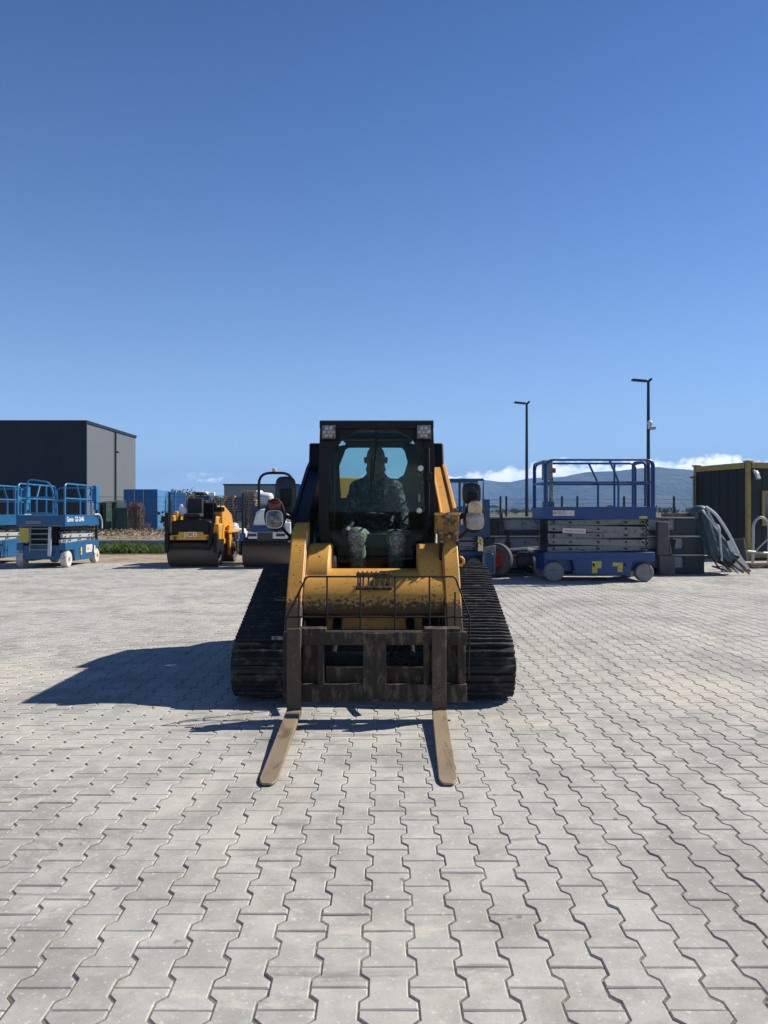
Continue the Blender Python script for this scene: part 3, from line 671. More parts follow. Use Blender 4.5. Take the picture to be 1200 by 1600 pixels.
for px0, px1 in ((464,508),(664,721)):
    k = MB(); k.bb(U(px0,FD),U(px1,FD),4.990,5.100,zt-.052,zt+.006); k.build('hook', M['steelold'], carr, OG, .003)
k = MB(); k.tube([(cw0-.08,5.020,zt-.06),(cw0+.02,5.020,zt-.06)], .012, 8); k.tube([(cw0+.02,5.005,zt-.03),(cw1-.02,5.005,zt-.03)], .024, 10); k.build('fork_bar', M['bolt'], carr, OG)
def make_fork(u_heel, u_tip):
    hw = .046
    sk = MB(); sk.prism([(4.935,.035),(4.975,.035),(4.975,zt+.01),(4.950,zt+.015),(4.935,zt-.01)], u_heel-hw, u_heel+hw, 'x')
    f = sk.build('fork', M['rust'], carr, OG, .005)
    bl = MB(); y0, y1 = 3.74, 4.96; vs = []; fs = []
    def halfw(t): return hw if t < .93 else hw*math.sqrt(max(0, 1-((t-.93)/.07)**2*.75))
    K = [0,.02,.5,.8,.93,.95,.97,.985,1.0]
    for t in K:
        y = y1+(y0-y1)*t; cu = u_heel+(u_tip-u_heel)*t; w = halfw(t); th = .042-.030*t; zz = .034-.030*t
        vs += [(cu-w,y,zz),(cu+w,y,zz),(cu+w,y,zz+th),(cu-w,y,zz+th)]
    for i in range(len(K)-1):
        for g in range(4): fs.append((i*4+g, i*4+(g+1) % 4, i*4+4+(g+1) % 4, i*4+4+g))
    fs += [(0,1,2,3), tuple((len(K)-1)*4+g for g in (3,2,1,0))]
    bl.add(vs, fs); bl.build('blade', M['worn'], f, OG, .003)
make_fork(U(457.5,4.950), U(417.5,3.82)); make_fork(U(687.5,4.950), U(700.5,3.82))
carr.location.y += .07
k = MB(); B = 5.23; zz0 = Zp(901,B); zz1 = Zp(963,B)
L_ = lambda px, py: W(px,py,B+.07)-Vector((0,.07,0))
k.tube([L_(443,1100), L_(445,1010), L_(447,966), L_(479,901), L_(711,901), L_(734,964), L_(733,1010), L_(732,1062)], .0065, 6, round_=.02)
k.tube([L_(447,964), L_(734,964)], .007, 6)
for px in (511,563,617,671): k.tube([L_(px,901), L_(px,986)], .006, 6)
for px in (467,711): k.tube([L_(px,925), L_(px,986)], .006, 6)
k.build('backrest', M['wire'], carr, OG)

# ------------------------------------------------------------------ the driver
def remesh(o, vox, smooth=6):
    r = o.modifiers.new('remesh', 'REMESH'); r.mode = 'VOXEL'; r.voxel_size = vox; r.use_smooth_shade = True
    s = o.modifiers.new('smooth', 'SMOOTH'); s.iterations = smooth; s.factor = .5
    dg = bpy.context.evaluated_depsgraph_get(); me = bpy.data.meshes.new_from_object(o.evaluated_get(dg)); me.name = o.name
    o.modifiers.clear(); old = o.data; o.data = me; bpy.data.meshes.remove(old); me.shade_smooth(); return o
def make_driver():
    HX = U(587,6.75); PO = Vector((XC+HX, 6.9, 1.05)); og = Vector((HX,6.9,1.05))
    hip = Vector((HX,7.02,1.13)); chest = Vector((HX,7.06,1.42)); nb = Vector((HX,6.95,1.655)); hc = Vector((HX,6.82,1.808))
    sh = {s: Vector((HX+s*.168,7.02,1.565)) for s in (-1,1)}
    el = {-1: Vector((HX-.238,6.86,1.28)), 1: Vector((HX+.236,6.84,1.29))}
    wr = {-1: Vector((HX-.255,6.66,1.225)), 1: Vector((HX+.262,6.66,1.22))}
    kn = {-1: W(556,838,6.52), 1: W(621,842,6.52)}
    an = {-1: W(562,892,6.58), 1: W(618,893,6.60)}
    hp = {s: hip+Vector((s*.095,0,-.02)) for s in (-1,1)}
    b = MB()
    # head: cranium, face, jaw, nose, brow, ears
    H = 1.10; O = lambda x, y, z: hc+Vector((x*H, y*H, z*H))
    b.ball(O(0,.018,.026), (.074*H,.098*H,.092*H), 20, 14); b.ball(O(0,-.018,-.036), (.073*H,.076*H,.086*H), 18, 12); b.ball(O(0,-.042,-.088), (.058*H,.046*H,.036*H)); b.caps(O(-.045,-.01,-.075), O(.045,-.01,-.075), .036*H, .036*H)
    b.caps(O(0,-.092,.010), O(0,-.112,-.030), .010*H, .017*H, 8); b.caps(O(-.038,-.078,.026), O(.038,-.078,.026), .016*H, .016*H, 8)
    b.caps(O(-.020,-.088,-.066), O(.020,-.088,-.066), .011*H, .011*H, 8)
    for s in (-1,1):
        b.ball(O(s*.083,.014,-.004), (.012*H,.017*H,.028*H)); b.ball(O(s*.088,.016,.010), (.009*H,.016*H,.016*H)); b.ball(O(s*.050,-.062,-.020), (.024*H,.02*H,.018*H)); b.ball(O(s*.034,-.088,.008), (.012*H,.010*H,.008*H))
    b.caps(O(0,.02,-.06), nb+Vector((0,.0,-.03)), .072, .082)
    b.caps(nb+Vector((0,.02,-.06)), chest, .12, .14); b.caps(chest+Vector((-.06,0,0)), chest+Vector((.06,0,0)), .13, .13); b.caps(chest, hip, .14, .145)
    for s in (-1,1):
        b.caps(nb+Vector((s*.03,.02,-.03)), sh[s], .055, .060); b.caps(sh[s], el[s], .054, .043); b.caps(el[s], wr[s], .042, .029)
        d = (wr[s]-el[s]).normalized(); p = wr[s]+d*.05
        b.caps(wr[s], p+Vector((0,0,-.005)), .028, .033)                     # palm over the joystick
        for i, ln in enumerate((.074,.082,.076,.060)):                          # fingers curling down round the grip
            o_ = p+Vector((-s*(.024-.016*i),-.012,.002)); m_ = o_+Vector((0,-ln*.45,-.016)); e_ = m_+Vector((-s*.004,.004,-ln*.42))
            b.caps(o_, m_, .0100, .0092, 8); b.caps(m_, e_, .0092, .0080, 8)
        t0 = wr[s]+d*.02+Vector((-s*.028,0,-.004)); b.caps(t0, t0+Vector((-s*.018,-.030,-.012)), .013,.011,8); b.caps(t0+Vector((-s*.018,-.030,-.012)), t0+Vector((-s*.012,-.056,-.026)), .011,.009,8)
        b.caps(hp[s], kn[s], .082, .060); b.caps(kn[s], an[s], .058, .040); b.caps(an[s], an[s]+Vector((s*.02,-.10,-.05)), .040, .034)
    body = b.build('person', M['skin'], None, og); body.location = PO; remesh(body, .0055, 5)
    tag(body, 'driver in dark camouflage jacket seated behind the cab glass of the yellow loader', 'person')
    def cloth(q, name, mt, vox=.008, sm=4):
        o = q.build(name, mt, body, og); return remesh(o, vox, sm)
    j = MB()
    j.caps(nb+Vector((0,.015,-.045)), chest, .125, .165); j.caps(chest+Vector((-.065,0,0)), chest+Vector((.065,0,0)), .15, .15); j.caps(chest, hip+Vector((0,-.02,-.02)), .165, .175)
    j.caps(nb+Vector((-.03,.01,-.005)), nb+Vector((.03,.01,-.005)), .072, .072)
    for s in (-1,1):
        j.caps(nb+Vector((s*.04,.02,-.04)), sh[s], .07, .078); j.caps(sh[s], el[s], .073, .062); j.caps(el[s], wr[s], .061, .043)
        for t in (.25,.5,.72): q = sh[s].lerp(el[s], t); j.ball(q+Vector((s*.01,-.012,0)), (.073,.068,.026))
        for t in (.2,.5): q = el[s].lerp(wr[s], t); j.ball(q, (.058,.03,.058))
    for z in (1.18,1.26,1.33): j.ball((HX,6.90,z), (.155,.10,.026))
    cloth(j, 'jacket', M['jacket'])
    v = MB()                                                                     # open load straps of the vest
    for s in (-1,1): v.tube([sh[s]+Vector((-s*.07,-.06,.07)), chest+Vector((s*.10,-.165,.02)), hip+Vector((s*.12,-.185,.02))], .012, 6, round_=.06)
    v.build('vest_strap', M['steelold'], body, og)
    q = MB(); q.caps(hip+Vector((-.05,0,-.02)), hip+Vector((.05,0,-.02)), .150, .150)
    for s in (-1,1):
        q.caps(hp[s], kn[s], .100, .078); q.caps(kn[s], an[s], .077, .062)
        for t in (.12,.35,.6,.85): p = kn[s].lerp(an[s], t); q.ball(p+Vector((s*.006,-.008,0)), (.076-.012*t,.07,.022))
        for t in (.45,.7,.9): p = hp[s].lerp(kn[s], t); q.ball(p, (.088,.03,.086))
    cloth(q, 'trousers', M['trousers'])
    for s in (-1,1): q = MB(); q.caps(an[s]+Vector((0,0,.03)), an[s]+Vector((0,.01,-.06)), .052,.052); q.caps(an[s]+Vector((0,.02,-.06)), an[s]+Vector((s*.02,-.15,-.075)), .046,.040); cloth(q, 'boot', M['matblack'])
make_driver()
# ------------------------------------------------------------------ scissor lifts (local: x along the machine, y across, -y is the decal side)
def scissor_lift(root, L=2.4, Wd=1.15, paint='dblue', tyre='tyregrey', ztop=2.36, zdeck=1.45, zchas=.57, zsc=1.21, lev=5, wr=.19, style=0, arm='scis'):
    P = M[paint]; hw = Wd/2; x0, x1 = -L/2, L/2
    def bd(mb, nm, mt, par=None, bev=.008): return mb.build(nm, mt, par or root, (0,0,0), bev)
    # chassis with wheel cut-outs, battery doors, step
    k = MB(); side = [(x0+.02,zchas),(x1-.02,zchas),(x1-.02,.30),(x1-.06,.30)]
    prof = [(x0+.02,zchas),(x1-.02,zchas),(x1-.02,.40),(x1-.45,.40),(x1-.50,.13),(x0+.62,.13),(x0+.56,.42),(x0+.02,.42)]
    k.prism(prof, -hw+.0, -hw+.16, 'y'); k.prism(prof, hw-.16, hw, 'y'); k.bb(x0+.05,x1-.05,-hw+.15,hw-.15,.20,zchas-.06)
    ch = bd(k, 'chassis', P)
    for bx_ in ((x0+.62,x0+.95,-hw-.008,-hw+.01,.17,zchas-.13),(x0+1.0,x1-.58,-hw-.008,-hw+.01,.17,zchas-.10),(x0+.62,x0+.95,hw-.01,hw+.008,.17,zchas-.13)):
        k = MB(); k.bb(*bx_); bd(k, 'battery_door', P, ch, .004)
    for xx in (x0+.97, x1-.60): k = MB(); k.bb(xx-.02,xx+.02,-hw-.02,-hw+.005,.30,.36); bd(k, 'latch', M['black'], ch, .003)
    for sx in (x0+.21, x1-.22):
        for sy in (-1,1):
            t = MB(); w = .16; yy = sy*(hw-.06); r = wr if sx < 0 else wr*.93
            t.lathe([(r*.55,-w/2),(r*.93,-w/2),(r,-w/2+.02),(r,w/2-.02),(r*.93,w/2),(r*.55,w/2)], (sx,yy,r), (0,1,0), 28)
            for q in range(14):
                a = 2*math.pi*q/14; t.box((sx+r*math.cos(a), yy, r+r*math.sin(a)), (.012,w*.8,.03), (0,-a,0)) if style else None
            o = bd(t, 'wheel', M[tyre], None, 0)
            t = MB(); t.lathe([(.01,-w/2-.004),(r*.22,-w/2-.012),(r*.26,-w/2+.02),(r*.55,-w/2+.02),(r*.58,-w/2+.004),(r*.60,-w/2+.004),(r*.60,w/2-.004),(r*.55,w/2-.02),(.02,w/2+.006)], (sx,yy,r), (0,1,0), 20)
            bd(t, 'hub', M['tyregrey'] if tyre != 'tyregrey' else M['scis'], o, 0)
    # folded scissor pack
    h = (zsc-zchas)/lev
    for i in range(lev):
        for sy in (-1,1):
            k = MB(); zc = zchas+h*(i+.5); tl = (.010 if i % 2 else -.012)*lev/5
            k.box((0, sy*(hw-.13 if i % 2 else hw-.17), zc), (L-.24,.07,h*.965), (0, math.atan(tl*2/L*2.2), 0))
            for xx in (-L/2+.22, 0, L/2-.22, -L/2+.55, L/2-.55): k.cyl((xx, sy*(hw-.085), zc), (xx, sy*(hw-.20), zc), .022 if abs(xx) < L/2-.5 else .03, 10)
            a_ = bd(k, 'scissor_arm', M[arm] if not (style and i >= lev*.45) else M['beamdark'], None, .006)
            if sy < 0:
                for xx in (-L/2+.22, 0, L/2-.22, -L/2+.55, L/2-.55): t = MB(); t.cyl((xx, -(hw-.070), zc), (xx, -(hw-.09), zc), .020, 8); bd(t, 'pin', M['black'], a_, 0)
    k = MB(); k.bb(x0+.12,x1-.12,-hw+.24,hw-.24,zchas,zsc); bd(k, 'lift_cylinder', M['black'], None)
    k = MB()
    for i in range(7): k.tube([(x1-.17,-hw+.10,zchas+.06+i*.085),(x1-.13,-hw+.06,zchas+.09+i*.085),(x1-.17,-hw+.05,zchas+.13+i*.085)], .014, 6)
    bd(k, 'hose', M['matblack'], None, 0)
    # deck
    k = MB(); k.bb(x0,x1,-hw,hw,zsc,zdeck-.02); k.bb(x0+.02,x1-.02,-hw+.02,hw-.02,zdeck-.02,zdeck-.012)
    k.bb(x0-.004,x1+.004,-hw-.006,-hw+.03,zdeck-.055,zdeck); k.bb(x0-.004,x1+.004,hw-.03,hw+.006,zdeck-.055,zdeck)
    dk = bd(k, 'deck', P)
    return dk, bd
def side_rail(k, x0, x1, y, z0, z1, r=.022, kinks=(), posts=(), rad=.14):
    zm = (z0+z1)/2+.02
    k.tube([(x0,y,z0),(x0,y,z1),(x1,y,z1),(x1,y,z0)], r, 8, round_=rad)
    k.tube([(x0,y,zm),(x1,y,zm)], r*.95, 8)
    for xb, xt in kinks: k.tube([(xb,y,z0),(xb,y,z0+(z1-z0)*.55),(xt,y,z1-.01)], r, 8, round_=.05)
    for xx in posts: k.tube([(xx,y,z0),(xx,y,z1)], r, 8)

# the deep blue lift parked broadside on the right
RL = 2.18; rx = (937-600)/F*15.0
rl = empty('scissor_lift', (rx, 15.0+.575, 0), 'deep blue scissor lift with grey scissor stack standing broadside before the stacked steel beams', 'scissor lift', 'scissor lifts parked in the yard')
dk, bd = scissor_lift(rl, L=RL, paint='dblue', tyre='tyregrey')
for y_, dx in ((-.55,0.06),(.55,-.04)):
    k = MB(); side_rail(k, -RL/2+.06, RL/2-.03, y_, 1.45, 2.36, .022, ((.37,.20),) if y_ < 0 else ((.28,.09),), () if y_ < 0 else (.62,)); bd(k, 'guard_rail', M['dblue'], None, 0)
k = MB()
for xx in (-RL/2+.03, RL/2-.07):
    k = MB(); k.tube([(xx,-.55,1.45),(xx,-.55,2.34),(xx,.55,2.34),(xx,.55,1.45)], .022, 8, round_=.12); k.tube([(xx,-.55,1.92),(xx,.55,1.92)], .02, 8); bd(k, 'end_rail', M['dblue'], None, 0)
k = MB(); k.tube([(.66,-.53,1.46),(.66,-.53,2.31),(.90,-.53,2.31),(.90,-.53,1.46)], .026, 8, round_=.07); k.tube([(.66,-.53,1.90),(.90,-.53,1.90)], .03, 8)
bd(k, 'gate', M['dblue'], None, 0)
k = MB(); k.bb(-1.06,-.86,-.36,-.26,1.98,2.37); k.bb(-1.02,-.95,-.36,-.30,1.50,1.98); k.bb(-.92,-.86,-.36,-.30,1.5,1.98); cb_ = bd(k, 'control_box', M['scis'], None, .012)
k = MB(); k.bb(-1.04,-.84,-.40,-.20,1.455,1.56); bd(k, 'control_base', M['mblue'], cb_)
k = MB(); k.cyl((-.85,-.31,2.17),(-.80,-.31,2.17),.05,14); bd(k, 'stop_button', M['red'], cb_, 0)
k = MB(); k.box((-.70,-.581,1.328),(.42,.006,.105)); sg = bd(k, 'sign', M['sticker'], dk, 0)
text('MATECO', .082, M['lettero'], sg, (-.79,-.586,1.328), (R(90),0,0), sx=.78)
k = MB(); k.box((-.48,-.520,.985),(.45,.004,.095),(0,R(2),0)); s2 = bd(k, 'sign', M['sticker'], root_ if False else rl, 0)
k = MB()
for i in range(14): k.box((-.66+i*.026+(.02 if i > 6 else 0),-.5235,.985-.0009*i),(.018,.002,.016))
bd(k, 'print', M['letterd'], s2, 0)
k = MB(); k.bb(-.15,.03,-.589,-.583,.26,.40); k.bb(-.15,-.05,-.5895,-.5835,.17,.26); bd(k, 'sticker', M['ysticker'], rl, 0)
k = MB(); k.bb(.25,.44,-.589,-.583,.30,.37); k.bb(.34,.44,-.5895,-.5835,.19,.30); bd(k, 'sticker', M['ysticker'], rl, 0)
k = MB(); k.bb(.76,.92,-.589,-.582,1.225,1.27); bd(k, 'sticker', M['ysticker'], rl, 0)

# bright blue lift on the left, ladder end towards us, decal side in the sun
def ladder(bd, x, zs, z1, wd=.46, mt='alu'):
    k = MB()
    for s in (-1,1): k.tube([(x+.0,s*wd/2,z1),(x-.06,s*wd/2,zs)], .020, 6)
    for i in range(5): z = zs+.06+i*(z1-zs-.1)/4; k.box((x-.03,0,z),(.06,wd,.03))
    lad = bd(k, 'ladder', M['scis'], None, 0)
    k = MB(); k.prism([(x-.02,z1+.0),(x-.05,z1),(x-.11,zs-.08),(x-.02,zs-.12)], -wd/2-.05, -wd/2+.02, 'y'); bd(k, 'ladder_side', M['alu'], lad, .004)
def left_lift(loc, rz, label, detail=True):
    Lg = 2.41; r = empty('scissor_lift', loc, label, 'scissor lift', 'scissor lifts parked in the yard', rz)
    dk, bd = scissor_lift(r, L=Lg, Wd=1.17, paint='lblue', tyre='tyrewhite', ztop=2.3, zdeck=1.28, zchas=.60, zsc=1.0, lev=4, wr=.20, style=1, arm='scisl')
    x0, x1 = -Lg/2, Lg/2
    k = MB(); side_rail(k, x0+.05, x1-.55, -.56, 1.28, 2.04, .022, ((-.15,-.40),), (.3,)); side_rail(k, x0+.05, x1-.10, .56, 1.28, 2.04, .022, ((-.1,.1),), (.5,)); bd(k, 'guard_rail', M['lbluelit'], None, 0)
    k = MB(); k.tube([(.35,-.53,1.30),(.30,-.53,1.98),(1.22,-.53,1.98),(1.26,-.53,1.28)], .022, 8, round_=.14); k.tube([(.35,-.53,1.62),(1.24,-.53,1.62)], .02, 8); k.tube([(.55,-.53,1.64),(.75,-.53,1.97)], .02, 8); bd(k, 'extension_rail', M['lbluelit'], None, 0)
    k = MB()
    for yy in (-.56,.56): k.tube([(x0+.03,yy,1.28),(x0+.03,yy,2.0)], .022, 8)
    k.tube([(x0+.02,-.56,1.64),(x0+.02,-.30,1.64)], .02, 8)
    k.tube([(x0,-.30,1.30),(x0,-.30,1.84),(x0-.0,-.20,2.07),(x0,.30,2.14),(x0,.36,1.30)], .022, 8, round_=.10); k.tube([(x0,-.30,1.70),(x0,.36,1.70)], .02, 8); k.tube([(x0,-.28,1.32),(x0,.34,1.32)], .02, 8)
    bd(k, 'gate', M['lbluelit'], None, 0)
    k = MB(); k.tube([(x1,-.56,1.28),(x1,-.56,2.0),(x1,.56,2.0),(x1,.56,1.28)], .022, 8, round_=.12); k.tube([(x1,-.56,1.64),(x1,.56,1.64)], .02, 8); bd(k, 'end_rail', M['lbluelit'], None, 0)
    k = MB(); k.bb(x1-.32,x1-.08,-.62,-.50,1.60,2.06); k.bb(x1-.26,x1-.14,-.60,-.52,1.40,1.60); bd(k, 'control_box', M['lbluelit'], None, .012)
    k = MB(); k.tube([(x1-.42,-.60,1.28),(x1-.12,-.64,1.30),(x1+.06,-.64,1.10),(x1+.06,-.64,.90)], .02, 8, round_=.14); bd(k, 'power_cable', M['strap'], None, 0)
    k = MB(); k.bb(x0-.006,x0+.01,-.52,.52,1.0,1.03); k.bb(x0-.012,x0+.01,-.02,.36,1.06,1.14); bd(k, 'end_plate', M['scis'], dk, .003)
    ladder(bd, x0-.02, .38, .99)
    k = MB(); k.bb(x0+.02,x0+.05,.28,.52,.62,.97); bd(k, 'manual_box', M['ysticker'], None, .004)
    if detail:
        text('Genie  GS-2646', .170, M['letterw'], dk, (x0+.08,-.592,1.165), (R(90),0,0), align='LEFT', extrude=.003, sx=1.05)
        k = MB(); k.bb(.15,.62,-.604,-.595,.30,.50); bd(k, 'sign', M['sticker'], r, 0)
        k = MB(); k.bb(.22,.42,-.6065,-.603,.36,.44); bd(k, 'print', M['ysticker'], r, 0)
        for xx in (-.18,.80):
            k = MB(); k.bb(xx-.05,xx+.05,-.604,-.595,.26,.46); bd(k, 'sticker', M['ysticker'] if xx < 0 else M['sticker'], r, 0)
    return r
left_lift((-8.32, 18.7+1.2, 0), R(91.5), 'bright blue scissor lift with white lettering and cream tyres, nearest the wire fence post')
left_lift((-10.66, 20.9, 0), R(91), 'bright blue scissor lift cut off by the left edge of the photo', False)

# mid blue lift half hidden behind the loader
ml = empty('scissor_lift', (.72, 17.3, 0), 'mid blue scissor lift half hidden behind the right mirror of the yellow loader', 'scissor lift', 'scissor lifts parked in the yard')
MLl = 2.9
dk, bd = scissor_lift(ml, L=MLl, Wd=1.1, paint='mblue', tyre='tyregrey', ztop=2.06, zdeck=1.06, zchas=.50, zsc=.82, lev=3)
k = MB()
for yy in (-.52,.52):
    k.tube([(-1.3,yy,1.06),(-1.3,yy,2.05),(MLl/2-.02,yy,2.05),(MLl/2-.02,yy,1.06)], .03, 8); k.tube([(-1.3,yy,1.45),(MLl/2,yy,1.45)], .025, 8)
    for xx in (.55, 1.02): k.tube([(xx,yy,1.06),(xx,yy,2.05)], .03, 8)
bd(k, 'guard_rail', M['mblue'], None, 0)
k = MB(); k.bb(MLl/2-.03,MLl/2+.12,-.56,-.42,.80,1.62); k.bb(MLl/2-.9,MLl/2-.12,-.558,-.55,.92,.98); bd(k, 'end_post', M['mblue'], dk)
k = MB(); k.cyl((MLl/2-.28,-.57,.22),(MLl/2-.28,-.55,.22),.05,12); bd(k, 'cap', M['tyregrey'], None, 0)

# ------------------------------------------------------------------ tandem rollers
def drum(par, c, r, w, mt='drum'):
    k = MB(); k.lathe([(r*.5,-w/2+.05),(r*.93,-w/2+.04),(r*.985,-w/2),(r,-w/2+.01),(r,w/2-.01),(r*.985,w/2),(r*.93,w/2-.04),(r*.5,w/2-.05)], c, (1,0,0), 48)
    o = k.build('drum', M[mt], par, (0,0,0)); 
    for s in (-1,1): k = MB(); k.cyl((c[0]+s*(w/2-.05),c[1],c[2]),(c[0]+s*(w/2-.02),c[1],c[2]),r*.42,20); k.cyl((c[0]+s*(w/2-.03),c[1],c[2]),(c[0]+s*(w/2+.03),c[1],c[2]),r*.2,14); k.build('drum_hub', M['black'], o, (0,0,0))
    return o
jr = empty('road_roller', (-4.68, 19.25, 0), 'yellow and black tandem road roller seen from behind, low seat and two steel drums', 'road roller')
def jb(k, nm, mt, par=None, bev=.01): return k.build(nm, M[mt], par or jr, (0,0,0), bev)
drum(jr, (0,0,.36), .36, 1.24); drum(jr, (.04,1.72,.36), .36, 1.20)
k = MB(); k.bb(-.56,.50,-.42,-.36,.60,.68); k.bb(-.60,.56,-.40,.40,.70,.78); k.bb(-.52,.44,-.45,-.40,.44,.50)
for xx in (-.62,.58): k.bb(xx-.04,xx+.04,-.42,.42,.36,.84)
k.prism([(.52,1.30),(.60,1.30),(.44,.42),(.36,.42)], -.44, -.38, 'y'); k.bb(-.64,-.56,-.44,-.38,.42,1.34)
jb(k, 'frame', 'black')
k = MB(); k.prism([(-.50,.78),(.42,.78),(.46,1.12),(.30,1.16),(-.30,1.16),(-.52,1.12)], -.36, .42, 'y'); jb(k, 'rear_body', 'black', None, .04)
k = MB(); k.prism([(-.53,.60),(-.53,.78),(-.33,.80),(-.31,.87),(.28,.87),(.30,.80),(.48,.78),(.46,.60)], -.42, -.355, 'y'); pn = jb(k, 'rear_panel', 'jcby')
text('JCB', .17, M['letterw'], pn, (-.02,-.425,.80), (R(90),0,0), extrude=.004, sx=1.25)
for xx in (-.40,.40):
    k = MB(); k.cyl((xx,-.44,.715),(xx,-.415,.715),.045,14); jb(k, 'tail_light', 'redlens', pn, 0)
k = MB(); k.box((-.03,.10,1.50),(.38,.12,.40),(R(-8),0,0)); k.box((-.03,-.06,1.27),(.40,.40,.10)); k.box((-.03,0,1.19),(.28,.3,.1)); jb(k, 'seat', 'seat', None, .03)
k = MB(); k.box((-.46,.10,1.20),(.12,.5,.34)); k.box((-.50,-.1,1.02),(.10,.4,.50)); jb(k, 'fender', 'jcby', None, .03)
k = MB(); k.box((.56,.05,.86),(.16,.66,.40)); k.box((.50,.1,1.12),(.10,.5,.24)); jb(k, 'fender', 'jcby', None, .03)
k = MB(); k.prism([(.80,.50),(2.25,.50),(2.30,1.0),(2.0,1.30),(1.1,1.52),(.82,1.48)], .24, .50, 'x'); hd = jb(k, 'engine_hood', 'jcby', None, .04)
k = MB(); k.prism([(.82,.55),(2.2,.55),(2.2,1.0),(1.9,1.26),(1.1,1.44),(.84,1.42)], -.56, .30, 'x'); jb(k, 'engine_block', 'black', None, .04)
k = MB(); k.prism([(1.3,.20),(1.5,.20),(1.72,1.0),(1.15,1.0)], .54, .60, 'x'); k.bb(.50,.64,.9,2.35,.80,.86); jb(k, 'drum_yoke', 'jcby', None, .01)
k = MB(); k.bb(.54,.66,1.55,2.1,.60,.80); jb(k, 'step_box', 'black', None, .01)
k = MB(); k.tube([(.05,.85,1.35),(.05,.72,1.62)], .03, 8); k.tube([(.05+.17*math.cos(t*.4488),.70+.05*math.sin(t*.4488),1.65+.16*math.sin(t*.4488)) for t in range(14)], .014, 6, True); k.tube([(.3,.6,1.2),(.3,.6,1.66)], .02, 8); k.box((.22,.8,1.50),(.26,.2,.16)); jb(k, 'steering_wheel', 'black', None, 0)
k = MB(); k.tube([(.44,.85,1.3),(.44,.85,1.72)], .012, 6); k.box((.25,.9,1.42),(.5,.3,.12)); jb(k, 'dashboard', 'black', None, 0)
k = MB(); k.box((.47,-.30,1.03),(.012,.20,.16)); jb(k, 'decal', 'sticker', None, 0)
rag = MB(); rag.prism([(-.42,1.10),(-.20,1.10),(-.19,1.26),(-.30,1.38),(-.36,1.42),(-.40,1.30)], .12, .3, 'y'); ro_ = rag.build('cloth_sheet', M['whitecloth'], None, (0,0,0), .03); ro_.location = (-4.70,19.1,.14); tag(ro_, 'crumpled white sheet tucked beside the seat of the yellow road roller', 'sheet')

wr_ = empty('road_roller', (-2.82, 19.05, 0), 'white and blue tandem road roller with black roll bar and orange beacon', 'road roller')
def wb(k, nm, mt, par=None, bev=.01): return k.build(nm, M[mt], par or wr_, (0,0,0), bev)
drum(wr_, (0,0,.35), .35, 1.22); drum(wr_, (0,1.75,.35), .35, 1.22)
k = MB(); k.bb(-.62,.62,-.44,-.38,.56,.62); k.bb(-.55,.5,-.40,-.30,.60,.70); k.bb(-.60,.60,-.36,.36,.66,.73)
for xx in (-.66,.66): k.bb(xx-.03,xx+.03,-.3,.3,.30,.70)
wb(k, 'frame', 'black')
k = MB(); k.bb(-.46,.50,-.40,.42,.70,.88); wb(k, 'front_body', 'white', None, .03)
k = MB(); k.bb(-.23,.14,-.412,-.398,.66,.86)
for s in (-.36,.33): k.bb(s-.11,s+.11,-.410,-.398,.76,.83)
wb(k, 'grille', 'winglass', None, .004)
k = MB(); k.bb(-.41,.42,-.41,.45,.88,1.01); wb(k, 'hood_band', 'dblue', None, .02)
k = MB(); k.prism([(-.36,1.01),(.38,1.01),(.33,1.30),(.22,1.42),(-.16,1.43),(-.27,1.34)], -.36, .5, 'y'); wb(k, 'hood', 'white', None, .06)
for xx in (-.30,.22):
    k = MB(); k.box((xx,-.415,.885),(.09,.03,.035)); wb(k, 'marker_lamp', 'redlens', None, .004)
k = MB(); k.bb(.42,.56,-.32,.1,.62,1.10); wb(k, 'side_panel', 'white', None, .02)
for xx in (-.60,.62):
    k = MB(); k.box((xx,-.30,.74),(.12,.16,.20)); wb(k, 'side_box', 'mblue', None, .015)
k = MB(); k.prism([(.9,.6),(2.4,.6),(2.4,1.0),(2.1,1.28),(1.0,1.30)], -.45,.45,'x'); wb(k, 'rear_body', 'white', None, .05)
k = MB(); k.tube([(-.42,1.0,.7),(-.42,1.0,2.36),(.46,1.0,2.36),(.46,1.0,.7)], .035, 10, round_=.30); rb = wb(k, 'roll_bar', 'black', None, 0)
k = MB(); k.lathe([(.055,0),(.06,.03),(.05,.08),(.02,.10)], (-.02,1.0,2.395), (0,0,1), 14); wb(k, 'beacon', 'amber', rb, 0)
k = MB(); k.box((0,.95,1.2),(.45,.4,.12)); k.box((0,1.15,1.45),(.42,.1,.45)); wb(k, 'seat', 'seat', None, .03)

# ------------------------------------------------------------------ steel beams stacked behind the lift
def beam(x0, x1, z0, h, y, label, d=.36):
    t = .045; k = MB(); k.bb(x0,x1,y,y+d,z0,z0+t); k.bb(x0,x1,y,y+d,z0+h-t,z0+h)
    r = empty('steel_beam', ((x0+x1)/2, y+d/2, z0), label, 'beam', 'steel beams stacked behind the lift'); og = ((x0+x1)/2, y+d/2, z0)
    k.build('flange', M['beamdark'], r, og, .006)
    k = MB(); k.bb(x0+.02,x1-.02,y+.075,y+.115,z0+t,z0+h-t); k.build('web', M['beam'], r, og)
    k = MB()
    k.bb(x1-.44,x1-.002,y+.012,y+.04,z0+t,z0+h-t); k.bb(x0+.002,x0+.25,y+.012,y+.04,z0+t,z0+h-t)
    k.bb(x0+.25,x1-.44,y+.012,y+.035,z0+t,z0+t+.07); k.build('end_plate', M['beamdark'], r, og, .004)
    k = MB(); k.bb(x0+.01,x1-.01,y-.006,y+d-.01,z0+h+.001,z0+h+.010); k.bb(x0+.01,x1-.01,y-.006,y-.001,z0+h-.022,z0+h+.001); k.build('top_edge', M['pale'], r, og)
YB = 16.9
